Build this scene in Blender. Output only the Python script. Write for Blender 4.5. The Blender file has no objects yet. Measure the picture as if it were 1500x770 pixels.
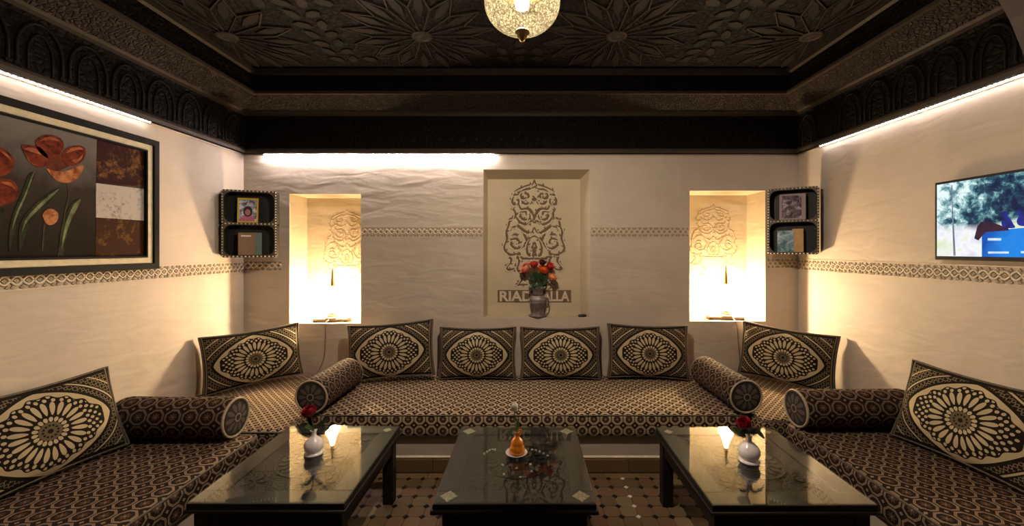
import bpy, bmesh, math, random
from mathutils import Vector, Matrix
from math import pi, sin, cos, sqrt, atan2, radians as R

# ------------------------------------------------------------------ camera, world, exposure
SC = bpy.context.scene
COL = SC.collection
F, VX, VY, CD, CZ = 585.0, 771.0, 366.0, 3.18, 1.35      # focal length in px, vanishing point, distance and eye height

cam_d = bpy.data.cameras.new('camera')
cam_d.sensor_width = 36.0
cam_d.lens = F / 1500 * 36.0
cam_d.shift_x = -(VX - 750) / 1500
cam_d.shift_y = -(385 - VY) / 1500
cam_d.clip_start = 0.02
cam = bpy.data.objects.new('camera', cam_d)
COL.objects.link(cam)
cam.location = (0, -CD, CZ)
cam.rotation_euler = (pi / 2, 0, 0)
SC.camera = cam

world = bpy.data.worlds.new('night')
SC.world = world
world.use_nodes = True
world.node_tree.nodes['Background'].inputs[0].default_value = (1.0, 0.75, 0.5, 1)
world.node_tree.nodes['Background'].inputs[1].default_value = 0.012
SC.view_settings.view_transform = 'Standard'
SC.view_settings.look = 'None'
SC.view_settings.exposure = 0.0
SC.view_settings.gamma = 1.0
SC.view_settings.use_curve_mapping = False

# strengths of the lamps the room has
NICHE_BULB = 9500.0
PENDANT_BULB = 7200.0
LED_GLOW = 480.0
LED_SIDE = 48.0
WARM = (1.0, 0.75, 0.45)
LEDC = (1.0, 0.87, 0.85)

XL, XR = -2.25, 2.163          # side walls
ZB, ZLIP, ZC = 2.11, 2.505, 2.66   # frieze bottom, lip of the coffer, ceiling panel
YF = -2.38                     # room face of the arched front wall
random.seed(7)

# ------------------------------------------------------------------ shader helpers
class S:
    """a float socket with operators"""
    def __init__(s, nt, k): s.nt, s.k = nt, k
    def m(s, op, *a, clamp=False):
        n = s.nt.nodes.new('ShaderNodeMath'); n.operation = op; n.use_clamp = clamp
        for i, x in enumerate((s,) + a):
            if isinstance(x, S): s.nt.links.new(x.k, n.inputs[i])
            else: n.inputs[i].default_value = x
        return S(s.nt, n.outputs[0])
    def __add__(s, o): return s.m('ADD', o)
    def __sub__(s, o): return s.m('SUBTRACT', o)
    def __mul__(s, o): return s.m('MULTIPLY', o)
    def __truediv__(s, o): return s.m('DIVIDE', o)
    def abs(s): return s.m('ABSOLUTE')
    def fr(s): return s.m('FRACT')
    def gt(s, o): return s.m('GREATER_THAN', o)
    def lt(s, o): return s.m('LESS_THAN', o)
    def max(s, o): return s.m('MAXIMUM', o)
    def min(s, o): return s.m('MINIMUM', o)
    def inv(s): return (s * -1.0) + 1.0
    def band(s, a, b): return s.gt(a) * s.lt(b)

def new_mat(name):
    m = bpy.data.materials.new(name); m.use_nodes = True
    nt = m.node_tree
    return m, nt, nt.nodes['Principled BSDF']

def setp(b, **k):
    names = dict(color='Base Color', rough='Roughness', metal='Metallic', spec='Specular IOR Level',
                 trans='Transmission Weight', ior='IOR', coat='Coat Weight', sheen='Sheen Weight', sss='Subsurface Weight')
    for a, v in k.items():
        if a == 'color' and len(v) == 3: v = (*v, 1)
        b.inputs[names[a]].default_value = v

def mixc(nt, fac, a, b):
    n = nt.nodes.new('ShaderNodeMix'); n.data_type = 'RGBA'
    for i, x in ((0, fac), (6, a), (7, b)):
        if isinstance(x, S): nt.links.new(x.k, n.inputs[i])
        elif isinstance(x, (int, float)): n.inputs[i].default_value = x
        elif isinstance(x, tuple): n.inputs[i].default_value = (*x[:3], 1)
        else: nt.links.new(x, n.inputs[i])
    return n.outputs[2]

def coords(nt, kind='Object', scale=(1, 1, 1)):
    t = nt.nodes.new('ShaderNodeTexCoord'); mp = nt.nodes.new('ShaderNodeMapping')
    nt.links.new(t.outputs[kind], mp.inputs[0]); mp.inputs['Scale'].default_value = scale
    return mp.outputs[0]

def noise(nt, vec, scale, detail=4, rough=0.55, dist=0.0):
    n = nt.nodes.new('ShaderNodeTexNoise')
    n.inputs['Scale'].default_value = scale; n.inputs['Detail'].default_value = detail
    n.inputs['Roughness'].default_value = rough; n.inputs['Distortion'].default_value = dist
    if vec is not None: nt.links.new(vec, n.inputs['Vector'])
    return S(nt, n.outputs[0])

def voro(nt, vec, scale, feature='F1', out=0):
    n = nt.nodes.new('ShaderNodeTexVoronoi'); n.feature = feature
    n.inputs['Scale'].default_value = scale
    if vec is not None: nt.links.new(vec, n.inputs['Vector'])
    return n.outputs[out]

def ramp(nt, s, *stops):
    n = nt.nodes.new('ShaderNodeValToRGB'); e = n.color_ramp.elements
    while len(e) < len(stops): e.new(0.5)
    for el, (p, c) in zip(e, stops): el.position = p; el.color = (*c, 1)
    nt.links.new(s.k if isinstance(s, S) else s, n.inputs[0])
    return n.outputs[0]

def bump(nt, b, h, strength=0.3, dist=0.01):
    n = nt.nodes.new('ShaderNodeBump')
    n.inputs['Strength'].default_value = strength; n.inputs['Distance'].default_value = dist
    nt.links.new(h.k if isinstance(h, S) else h, n.inputs['Height'])
    nt.links.new(n.outputs[0], b.inputs['Normal'])

def plain(name, color, rough=0.6, metal=0.0, var=0.12, nscale=30, bmp=0.0, **k):
    """one colour with a little procedural grain"""
    m, nt, b = new_mat(name)
    setp(b, rough=rough, metal=metal, **k)
    nz = noise(nt, coords(nt), nscale, 3)
    lo = tuple(c * (1 - var) for c in color); hi = tuple(min(1, c * (1 + var)) for c in color)
    nt.links.new(ramp(nt, nz, (0.3, lo), (0.7, hi)), b.inputs['Base Color'])
    if bmp: bump(nt, b, nz, bmp, 0.004)
    return m

def varied(name, stops, rough=0.5, island=False, bmp=0.15):
    """colour picked per piece"""
    m, nt, b = new_mat(name)
    if island:
        g = nt.nodes.new('ShaderNodeNewGeometry'); rnd = g.outputs['Random Per Island']
    else:
        g = nt.nodes.new('ShaderNodeObjectInfo'); rnd = g.outputs['Random']
    c = ramp(nt, rnd, *stops)
    nz = noise(nt, coords(nt, 'Object'), 60, 3)
    nt.links.new(mixc(nt, nz * 0.35, c, (0.03, 0.02, 0.012)), b.inputs['Base Color'])
    setp(b, rough=rough)
    bump(nt, b, nz, bmp, 0.003)
    return m

def emissive(name, color, strength):
    m, nt, b = new_mat(name)
    setp(b, color=(0, 0, 0))
    b.inputs['Emission Color'].default_value = (*color, 1); b.inputs['Emission Strength'].default_value = strength
    return m

def plaster(name, color, amt=1.0):
    m, nt, b = new_mat(name)
    v = coords(nt, 'Object', (1, 1, 1))
    vs = coords(nt, 'Object', (1.6, 1.6, 5.0))
    streak = noise(nt, vs, 2.4, 2, 0.45, 0.5)
    fine = noise(nt, v, 38, 5, 0.6)
    blot = noise(nt, v, 2.6, 4, 0.6, 0.4)
    lo = tuple(c * 0.70 for c in color)
    c1 = mixc(nt, blot, lo, tuple(min(1, c * 1.1) for c in color))
    c2 = mixc(nt, fine * 0.25, c1, tuple(c * 0.72 for c in color))
    nt.links.new(c2, b.inputs['Base Color'])
    setp(b, rough=0.62, spec=0.3)
    h = streak * 1.0 + fine * 0.05
    bump(nt, b, h, 0.20 * amt, 0.05)
    return m

M = {}
M['plaster'] = plaster('warm_plaster', (0.53, 0.445, 0.36))
M['plaster_niche'] = plaster('niche_plaster', (0.56, 0.455, 0.31), 0.7)
M['plaster_bench'] = plaster('bench_plaster', (0.52, 0.43, 0.34), 0.4)
M['carve_line'] = plain('carved_groove_brown', (0.14, 0.09, 0.05), 0.8)
M['carve_pale'] = plain('carved_groove_pale', (0.42, 0.30, 0.16), 0.8)
M['carve_high'] = plain('carved_plaster_ridge', (0.55, 0.45, 0.33), 0.7)
M['carve_mid'] = plain('carved_plaster_shade', (0.27, 0.205, 0.14), 0.75)

def carved_wood(name, color, scale, strength, spec=0.10):
    m, nt, b = new_mat(name)
    v = coords(nt, 'Object')
    d = S(nt, voro(nt, v, scale, 'DISTANCE_TO_EDGE'))
    nz = noise(nt, v, scale * 0.7, 4)
    h = d.min(0.25) * 3.0 + nz * 0.4
    bump(nt, b, h, strength, 0.012)
    nt.links.new(ramp(nt, nz, (0.3, tuple(c * 0.7 for c in color)), (0.7, tuple(c * 1.4 for c in color))), b.inputs['Base Color'])
    setp(b, rough=0.6, spec=spec)
    return m
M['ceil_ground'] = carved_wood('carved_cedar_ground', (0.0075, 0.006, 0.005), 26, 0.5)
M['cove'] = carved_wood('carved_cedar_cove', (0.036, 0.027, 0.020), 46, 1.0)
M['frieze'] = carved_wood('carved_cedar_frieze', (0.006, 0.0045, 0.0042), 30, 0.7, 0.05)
M['strap'] = plain('cedar_strap', (0.036, 0.028, 0.021), 0.5, nscale=14, spec=0.15)
M['petal_wood'] = plain('cedar_petal', (0.021, 0.0165, 0.013), 0.55, nscale=18, spec=0.12)
M['lip'] = plain('cedar_lip', (0.045, 0.034, 0.026), 0.5, nscale=20, spec=0.12)
M['arch_wood'] = plain('cedar_arch', (0.006, 0.005, 0.0045), 0.6, nscale=20, spec=0.08)

M['table_wood'] = plain('dark_table_wood', (0.013, 0.010, 0.0085), 0.5, nscale=12, var=0.35, spec=0.15)
M['table_panel'] = carved_wood('carved_table_panel', (0.022, 0.017, 0.013), 60, 0.5, 0.08)
M['table_relief'] = plain('table_relief_wood', (0.026, 0.021, 0.016), 0.55, nscale=20, spec=0.12)
M['bone'] = plain('bone_inlay', (0.42, 0.34, 0.20), 0.35, nscale=90, var=0.4)
M['bone_dot'] = plain('bone_dot', (0.75, 0.68, 0.55), 0.3)
M['brass'] = plain('aged_brass', (0.42, 0.28, 0.10), 0.35, metal=0.9)
M['black_metal'] = plain('black_metal', (0.012, 0.012, 0.012), 0.4)
M['black_plastic'] = plain('black_plastic', (0.012, 0.012, 0.013), 0.3)
M['frame_black'] = plain('black_frame_wood', (0.008, 0.007, 0.006), 0.6, spec=0.1)
M['liner'] = plain('cream_liner', (0.50, 0.42, 0.27), 0.6)
M['led_tape'] = plain('led_tape', (0.25, 0.22, 0.18), 0.6)
M['cord'] = plain('grey_cord', (0.16, 0.13, 0.10), 0.6)
M['shelf'] = plain('dark_leather_shelf', (0.014, 0.012, 0.010), 0.5, nscale=50, bmp=0.3)
M['shelf_edge'] = plain('worn_shelf_edge', (0.085, 0.065, 0.045), 0.5, nscale=60, var=0.4)
M['stud'] = plain('pale_stud', (0.55, 0.47, 0.34), 0.35)
M['white_china'] = plain('white_china', (0.72, 0.66, 0.66), 0.18, var=0.04)
M['white_flower'] = plain('white_petal', (0.85, 0.82, 0.68), 0.5, var=0.05)
M['orange_glaze'] = plain('orange_glaze', (0.80, 0.24, 0.02), 0.22, var=0.15, nscale=40)
M['red_petal'] = plain('crimson_petal', (0.30, 0.008, 0.022), 0.5, var=0.25)
M['dark_red'] = plain('deep_red_petal', (0.10, 0.008, 0.012), 0.5)
M['scarlet'] = plain('scarlet_petal', (0.55, 0.04, 0.025), 0.5)
M['orange_petal'] = plain('orange_petal', (0.85, 0.16, 0.03), 0.5)
M['pink_petal'] = plain('pink_petal', (0.80, 0.33, 0.22), 0.5)
M['peach_petal'] = plain('peach_petal', (0.80, 0.36, 0.18), 0.5)
M['leaf'] = plain('dark_leaf', (0.025, 0.045, 0.015), 0.5, nscale=50, var=0.3)
M['leaf_light'] = plain('pale_leaf', (0.10, 0.16, 0.05), 0.5, nscale=50, var=0.3)
M['mauve_pot'] = plain('mauve_pottery', (0.11, 0.078, 0.075), 0.4, nscale=45, var=0.35, bmp=0.2)
M['mauve_pot_light'] = plain('pale_pottery_band', (0.22, 0.17, 0.16), 0.4, nscale=45, var=0.25)
M['pages'] = plain('book_pages', (0.65, 0.60, 0.48), 0.8)
M['kraft'] = plain('brown_cover', (0.24, 0.145, 0.075), 0.7, nscale=80)
M['tan_cover'] = plain('tan_cover', (0.50, 0.31, 0.13), 0.6)
M['green_cover'] = plain('green_grey_cover', (0.16, 0.22, 0.18), 0.6)
M['yellow'] = plain('yellow_border', (0.62, 0.42, 0.02), 0.4)
M['grey_pink'] = plain('grey_pink_frame', (0.30, 0.23, 0.23), 0.5)
M['white_paper'] = plain('white_paper', (0.70, 0.66, 0.58), 0.8)
M['lampboard'] = plain('lamp_board_wood', (0.24, 0.15, 0.07), 0.5, nscale=40, var=0.3)
M['grout'] = plain('floor_grout', (0.07, 0.055, 0.035), 0.8)
OCT = ((0.0, (0.12, 0.085, 0.04)), (0.35, (0.16, 0.105, 0.05)), (0.6, (0.17, 0.085, 0.05)), (0.8, (0.21, 0.15, 0.075)), (1.0, (0.11, 0.075, 0.04)))
M['oct'] = varied('zellige_octagon', OCT, 0.32)
M['oct_far'] = varied('zellige_octagon_far', OCT, 0.32, island=True)
M['dot_tile'] = plain('black_zellige', (0.012, 0.011, 0.010), 0.25)
M['dot_white'] = plain('white_zellige', (0.60, 0.54, 0.44), 0.25)
M['border_tile'] = varied('border_zellige', ((0.0, (0.16, 0.11, 0.055)), (0.5, (0.21, 0.13, 0.06)), (1.0, (0.13, 0.09, 0.05))), 0.32)
M['skirt_tile'] = varied('skirting_tile', ((0.0, (0.13, 0.075, 0.03)), (0.5, (0.18, 0.11, 0.045)), (1.0, (0.15, 0.085, 0.035))), 0.32)
M['piping'] = plain('beige_piping', (0.36, 0.28, 0.18), 0.8, nscale=150, var=0.3)
M['piping_dark'] = plain('dark_piping', (0.10, 0.075, 0.05), 0.8, nscale=150, var=0.4)

def glass_mat():
    m, nt, b = new_mat('clear_table_glass')
    out = nt.nodes['Material Output']; nt.nodes.remove(b)
    tr = nt.nodes.new('ShaderNodeBsdfTransparent'); gl = nt.nodes.new('ShaderNodeBsdfGlossy')
    gl.inputs['Roughness'].default_value = 0.012
    tr.inputs[0].default_value = (0.93, 0.96, 0.94, 1)
    fr = nt.nodes.new('ShaderNodeFresnel'); 
    g = nt.nodes.new('ShaderNodeNewGeometry')
    nt.links.new((S(nt, g.outputs['Backfacing']) * (1 / 1.58 - 1.58) + 1.58).k, fr.inputs[0])   # same pane seen from either side
    mx = nt.nodes.new('ShaderNodeMixShader')
    nt.links.new(fr.outputs[0], mx.inputs[0]); nt.links.new(tr.outputs[0], mx.inputs[1]); nt.links.new(gl.outputs[0], mx.inputs[2])
    nt.links.new(mx.outputs[0], out.inputs[0])
    return m
M['glass'] = glass_mat()

def shade_mat(name, dark, light, scale, strength, see, top=None):
    """a lit lampshade: speckled glow, partly see-through to the bulb inside"""
    m, nt, b = new_mat(name)
    out = nt.nodes['Material Output']; nt.nodes.remove(b)
    v = coords(nt, 'Object')
    cell = S(nt, voro(nt, v, scale, 'DISTANCE_TO_EDGE'))
    cr = voro(nt, v, scale, 'F1', 1)
    sp = nt.nodes.new('ShaderNodeSeparateColor'); nt.links.new(cr, sp.inputs[0])
    mask = (cell * 6.0).min(1.0) * (S(nt, sp.outputs[0]) * 0.75 + 0.3)
    em = nt.nodes.new('ShaderNodeEmission'); em.inputs[1].default_value = strength
    nt.links.new(mixc(nt, mask, dark, light), em.inputs[0])
    tr = nt.nodes.new('ShaderNodeBsdfTransparent')
    mx = nt.nodes.new('ShaderNodeMixShader'); mx.inputs[0].default_value = 1 - see
    if top is not None:                      # the upper half is denser than the bowl below it
        tc = nt.nodes.new('ShaderNodeTexCoord'); sz = nt.nodes.new('ShaderNodeSeparateXYZ'); nt.links.new(tc.outputs['Object'], sz.inputs[0])
        f = ((S(nt, sz.outputs[2]) + 0.03) / 0.05).m('ADD', 0.0, clamp=True)
        nt.links.new((f * (see - top) + (1 - see)).k, mx.inputs[0])
    nt.links.new(tr.outputs[0], mx.inputs[1]); nt.links.new(em.outputs[0], mx.inputs[2])
    nt.links.new(mx.outputs[0], out.inputs[0])
    return m
M['globe'] = shade_mat('crackled_globe', (0.07, 0.033, 0.006), (1.0, 0.76, 0.38), 85, 1.9, 0.5, 0.05)
M['lamp_shade'] = shade_mat('glowing_shade', (1.0, 0.72, 0.40), (1.0, 0.82, 0.52), 60, 18.0, 0.55)
M['niche_bulb'] = emissive('niche_bulb_glow', WARM, NICHE_BULB)
M['pendant_bulb'] = emissive('pendant_bulb_glow', (1.0, 0.83, 0.63), PENDANT_BULB)
M['led'] = emissive('led_glow', LEDC, LED_GLOW)
M['led_side'] = emissive('led_glow_side', LEDC, LED_SIDE)

def uvnode(nt):
    t = nt.nodes.new('ShaderNodeTexCoord'); sp = nt.nodes.new('ShaderNodeSeparateXYZ')
    nt.links.new(t.outputs['UV'], sp.inputs[0])
    return t.outputs['UV'], S(nt, sp.outputs[0]), S(nt, sp.outputs[1])

CREAM, BROWN, DARK = (0.50, 0.37, 0.235), (0.11, 0.058, 0.034), (0.018, 0.011, 0.008)

def fabric_mat(name, pitch, cream=CREAM, inner=BROWN, r0=0.29):
    """woven cloth of octagon rings with a dark flower in each"""
    m, nt, b = new_mat(name)
    uv, u, v = uvnode(nt)
    a = ((u / pitch).fr() - 0.5); c = ((v / pitch).fr() - 0.5)
    aa, ca = a.abs(), c.abs()
    r = aa.max(ca).max((aa + ca) * 0.72)
    th = a.m('ARCTAN2', c)
    rr = (a * a + c * c).m('SQRT')
    petal = (th * 8.0).m('COSINE') * 0.06 + 0.19
    col = mixc(nt, r.band(r0, 0.465), DARK, cream)
    col = mixc(nt, r.band(0.405, 0.42), col, inner)
    col = mixc(nt, r.lt(0.28) * rr.lt(petal), col, inner)
    col = mixc(nt, rr.lt(0.05), col, cream)
    col = mixc(nt, (aa + ca).gt(0.90), col, cream)
    weave = noise(nt, uv, 420, 2)
    wear = noise(nt, uv, 9, 3)
    col = mixc(nt, weave * 0.3, col, (0.03, 0.02, 0.014))
    col = mixc(nt, (wear - 0.45).max(0.0) * 0.3, col, (0.10, 0.07, 0.045))
    nt.links.new(col, b.inputs['Base Color'])
    setp(b, rough=0.9, spec=0.06)
    bump(nt, b, weave, 0.4, 0.002)
    return m
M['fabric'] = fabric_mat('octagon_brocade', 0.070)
M['fabric_side_shaded'] = fabric_mat('octagon_brocade_side_shaded', 0.078, cream=(0.29, 0.205, 0.13), r0=0.36)  # same brocade, cream darkened to paint in the shade of the side benches
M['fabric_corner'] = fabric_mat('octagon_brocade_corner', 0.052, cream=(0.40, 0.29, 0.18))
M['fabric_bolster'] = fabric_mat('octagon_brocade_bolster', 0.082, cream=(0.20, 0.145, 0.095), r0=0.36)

def rosette_mat(name):
    """cushion print: petalled medallion in a cream diamond on a dark ground; UV runs -1..1"""
    m, nt, b = new_mat(name)
    uv, u, v = uvnode(nt)
    x = u * 1.5; y = v + 0.06
    r = (x * x + y * y).m('SQRT'); th = y.m('ARCTAN2', x)
    def saw(n, off=0.5): return ((th * (n / (2 * pi)) + off).fr() - 0.5).abs()          # 0 at a petal's middle
    d = ((x.abs() / 1.24).m('POWER', 1.4) + (y.abs() / 0.94).m('POWER', 1.4)).m('POWER', 1 / 1.4)
    tan_ = (0.52, 0.41, 0.25); dk = (0.011, 0.008, 0.006); ol = (0.13, 0.10, 0.055)
    # corners: filigree of small crescents and pale arcs
    w1 = ((x.abs() + y.abs()) * 7.0).fr(); w2 = ((x.abs() - y.abs()) * 7.0).fr()
    fil = ((w1 - 0.5).abs() + (w2 - 0.5).abs())
    col = mixc(nt, fil.band(0.30, 0.52), dk, (0.22, 0.17, 0.10))
    col = mixc(nt, d.band(1.20, 1.30), col, dk)
    col = mixc(nt, d.band(1.23, 1.27), col, tan_)
    col = mixc(nt, d.band(1.50, 1.53), col, tan_)
    col = mixc(nt, d.band(1.0, 1.07), col, dk)
    col = mixc(nt, u.abs().gt(0.93).max(v.abs().gt(0.91)), col, dk)
    col = mixc(nt, u.abs().band(0.945, 0.97), col, (0.2, 0.15, 0.09))
    # cream diamond, scalloped inside
    col = mixc(nt, d.lt(1.0), col, tan_)
    scal = (th * 16.0).m('COSINE') * 0.03
    core = (d + scal).lt(0.89)
    col = mixc(nt, core, col, dk)
    # rings of dots
    for n, r0, rad, off in ((32, 0.715, 0.034, 0.0), (32, 0.80, 0.034, 0.5), (32, 0.885, 0.032, 0.0), (32, 0.965, 0.030, 0.5)):
        s = saw(n, off) * (2 * pi * r0 / n)
        q = ((r - r0) * (r - r0) * 0.7 + s * s).m('SQRT')
        col = mixc(nt, q.lt(rad) * (d + scal).lt(0.865), col, tan_)
    # long petals
    p = saw(24) * 2.0
    lim = ((r - 0.515).abs() / 0.155)
    pet = p.lt((lim * lim).inv().max(0.0).m('SQRT') * 0.68)
    col = mixc(nt, pet * r.band(0.35, 0.68), col, tan_)
    # short petals and heart
    p2 = saw(18) * 2.0
    lim2 = ((r - 0.265).abs() / 0.055)
    pet2 = p2.lt((lim2 * lim2).inv().max(0.0).m('SQRT') * 0.8)
    col = mixc(nt, pet2 * r.band(0.20, 0.33), col, tan_)
    col = mixc(nt, r.lt(0.205), col, ol)
    col = mixc(nt, r.band(0.11, 0.15) * saw(12).lt(0.3), col, dk)
    col = mixc(nt, r.lt(0.05), col, dk)
    weave = noise(nt, uv, 160, 2)
    col = mixc(nt, weave * 0.4, col, (0.03, 0.022, 0.014))
    nt.links.new(col, b.inputs['Base Color'])
    setp(b, rough=0.9, spec=0.06)
    bump(nt, b, weave, 0.35, 0.002)
    return m
M['rosette'] = rosette_mat('medallion_cushion_cloth')

def gusset_mat():
    m, nt, b = new_mat('striped_gusset')
    uv, u, v = uvnode(nt)
    s = (v * 55.0).fr()
    nt.links.new(mixc(nt, s.gt(0.55), (0.26, 0.21, 0.13), (0.09, 0.07, 0.04)), b.inputs['Base Color'])
    setp(b, rough=0.85, spec=0.15)
    return m
M['gusset'] = gusset_mat()

def disc_mat():
    m, nt, b = new_mat('bolster_end_cloth')
    uv, u, v = uvnode(nt)
    r = (u * u + v * v).m('SQRT'); th = u.m('ARCTAN2', v)
    saw = ((th * (10 / (2 * pi))).fr() - 0.5).abs() * 2
    lim = ((r - 0.55).abs() / 0.28)
    pet = saw.lt((lim * lim).inv().max(0.0).m('SQRT') * 0.7)
    col = mixc(nt, pet, DARK, (0.085, 0.065, 0.045))
    col = mixc(nt, r.band(0.16, 0.24), col, (0.22, 0.17, 0.11))
    nt.links.new(col, b.inputs['Base Color']); setp(b, rough=0.85)
    return m
M['disc'] = disc_mat()

# ------------------------------------------------------------------ mesh helpers
class MB:
    def __init__(s): s.v, s.f, s.mi, s.sm, s.uv = [], [], [], [], []
    def add(s, vs, fs, mi=0, sm=False, X=None, uvs=None):
        o = len(s.v)
        for p in vs: s.v.append(tuple(X @ Vector(p)) if X is not None else tuple(p))
        for k, f in enumerate(fs):
            s.f.append([o + i for i in f]); s.mi.append(mi); s.sm.append(sm)
            s.uv.append(uvs[k] if uvs else None)
        return s
    def box(s, x0, x1, y0, y1, z0, z1, mi=0, X=None):
        vs = [(x, y, z) for z in (z0, z1) for y in (y0, y1) for x in (x0, x1)]
        return s.add(vs, [(0, 2, 3, 1), (4, 5, 7, 6), (0, 1, 5, 4), (2, 6, 7, 3), (0, 4, 6, 2), (1, 3, 7, 5)], mi, False, X)
    def prism(s, poly, z0, z1, mi=0, X=None):
        n = len(poly)
        ar = sum(poly[i][0] * poly[(i + 1) % n][1] - poly[(i + 1) % n][0] * poly[i][1] for i in range(n))
        if ar < 0: poly = poly[::-1]
        vs = [(x, y, z0) for x, y in poly] + [(x, y, z1) for x, y in poly]
        fs = [tuple(range(n))[::-1], tuple(range(n, 2 * n))] + [(i, (i + 1) % n, n + (i + 1) % n, n + i) for i in range(n)]
        return s.add(vs, fs, mi, False, X)
    def lathe(s, prof, n=24, mi=0, X=None, sm=True):
        vs, fs = [], []
        for r, z in prof:
            for k in range(n): vs.append((r * cos(2 * pi * k / n), r * sin(2 * pi * k / n), z))
        for j in range(len(prof) - 1):
            for k in range(n):
                a, b = j * n + k, j * n + (k + 1) % n
                fs.append((a, b, b + n, a + n))
        if prof[0][0] > 1e-5: fs.append(tuple(range(n))[::-1])
        if prof[-1][0] > 1e-5: fs.append(tuple(range((len(prof) - 1) * n, len(prof) * n)))
        return s.add(vs, fs, mi, sm, X)
    def sphere(s, r, c=(0, 0, 0), n=16, mi=0, sz=1.0):
        pr = [(r * sin(pi * j / (n // 2)), -r * sz * cos(pi * j / (n // 2))) for j in range(n // 2 + 1)]
        pr[0] = (1e-6, pr[0][1]); pr[-1] = (1e-6, pr[-1][1])
        return s.lathe(pr, n, mi, Matrix.Translation(c))
    def tube(s, pts, r, n=8, closed=False, mi=0, flat=None, X=None, sm=True):
        """tube along pts; r a number or a list; flat=(normal, k) squashes along a normal"""
        P = [Vector(p) for p in pts]; N = len(P)
        rs = r if isinstance(r, (list, tuple)) else [r] * N
        T = []
        for i in range(N):
            a = P[(i - 1) % N] if (closed or i > 0) else P[i]
            b = P[(i + 1) % N] if (closed or i < N - 1) else P[i]
            t = b - a
            T.append(t.normalized() if t.length > 1e-9 else Vector((0, 0, 1)))
        if flat: up = Vector(flat[0]).normalized()
        else:
            up = Vector((0, 0, 1)) if abs(T[0].z) < 0.9 else Vector((1, 0, 0))
        vs, fs = [], []
        for i in range(N):
            if not flat:
                up = (up - T[i] * up.dot(T[i]))
                up = up.normalized() if up.length > 1e-6 else T[i].orthogonal().normalized()
            sd = T[i].cross(up).normalized(); k = flat[1] if flat else 1.0
            for j in range(n):
                a = 2 * pi * j / n
                vs.append(P[i] + sd * (rs[i] * cos(a)) + up * (rs[i] * k * sin(a)))
        L = N if closed else N - 1
        for i in range(L):
            for j in range(n):
                a, b = i * n + j, i * n + (j + 1) % n
                c, d = ((i + 1) % N) * n + (j + 1) % n, ((i + 1) % N) * n + j
                fs.append((a, d, c, b))
        if not closed:
            fs.append(tuple(range(n))); fs.append(tuple(range((N - 1) * n, N * n))[::-1])
        return s.add(vs, fs, mi, sm, X)
    def build(s, name, mats, parent=None, loc=(0, 0, 0), rot=None, bevel=0.0, seg=2, uvbox=False, smooth=None):
        me = bpy.data.meshes.new(name)
        me.from_pydata(s.v, [], s.f)
        if not isinstance(mats, (list, tuple)): mats = [mats]
        for m in mats: me.materials.append(m)
        for p, a, b in zip(me.polygons, s.mi, s.sm): p.material_index = a; p.use_smooth = b
        if any(u is not None for u in s.uv):
            lay = me.uv_layers.new(name='UVMap')
            for p, u in zip(me.polygons, s.uv):
                if u:
                    for li, c in zip(p.loop_indices, u): lay.data[li].uv = c
        if bevel:
            bm = bmesh.new(); bm.from_mesh(me)
            ed = [e for e in bm.edges if len(e.link_faces) == 2 and e.calc_face_angle(0) > 0.5]
            bmesh.ops.bevel(bm, geom=ed, offset=bevel, segments=seg, affect='EDGES', profile=0.5)
            if smooth:
                for f in bm.faces: f.smooth = True
            bm.to_mesh(me); bm.free()
        if uvbox:
            lay = me.uv_layers.active or me.uv_layers.new(name='UVMap')
            for p in me.polygons:
                n = p.normal; ax = max(range(3), key=lambda i: abs(n[i]))
                if ax == 2: ax = 2
                for li in p.loop_indices:
                    c = me.vertices[me.loops[li].vertex_index].co
                    lay.data[li].uv = (c.x, c.y) if ax == 2 else ((c.x, c.z) if ax == 1 else (c.y, c.z))
        o = bpy.data.objects.new(name, me); COL.objects.link(o)
        o.parent = parent; o.location = loc
        if rot: o.rotation_euler = rot
        return o

def part_copy(src, name, parent, loc=None, rot=None):
    """another object of one mesh"""
    o = bpy.data.objects.new(name, src.data); COL.objects.link(o); o.parent = parent
    if loc is not None: o.location = loc
    if rot is not None: o.rotation_euler = rot
    return o

def thing(name, label, cat, loc=(0, 0, 0), rot=(0, 0, 0), group=None):
    o = bpy.data.objects.new(name, None); COL.objects.link(o); o.empty_display_size = 0.05
    o.location = loc; o.rotation_euler = rot
    return tag(o, label, cat, group)

def tag(o, label, cat, group=None):
    o['label'] = label; o['category'] = cat
    if group: o['group'] = group
    return o

def struct(o): o['kind'] = 'structure'; return o
def stuff(o): o['kind'] = 'stuff'; return o

def copy_tree(o, parent=None):
    c = o.copy(); COL.objects.link(c); c.parent = parent
    for ch in list(o.children): copy_tree(ch, c)
    return c

def proj(x, y, z):
    d = y + CD
    return VX + x * F / d, VY + (CZ - z) * F / d
def LW(px, py, X):
    """where the sight line of a pixel of the photograph meets a side-wall plane x = X"""
    d = F * X / (px - VX)
    return d - CD, CZ - (py - VY) * d / F

def crom(pts, k=4, closed=False):
    P = [Vector((*p, 0)) if len(p) == 2 else Vector(p) for p in pts]; n = len(P); out = []
    L = n if closed else n - 1
    for i in range(L):
        a = P[(i - 1) % n] if closed or i else P[i]
        b, c = P[i], P[(i + 1) % n]
        d = P[(i + 2) % n] if closed or i + 2 < n else c
        for j in range(k):
            t = j / k
            out.append(0.5 * ((2 * b) + (c - a) * t + (2 * a - 5 * b + 4 * c - d) * t * t + (3 * b - 3 * c + d - a) * t ** 3))
    if not closed: out.append(P[-1])
    return out

# ------------------------------------------------------------------ room shell
# floor slab (grout) with octagon zellige pieces
floor = struct(MB().box(XL - .2, XR + .2, -3.9, 0.3, -0.06, -0.008).build('floor', M['grout']))

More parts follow.
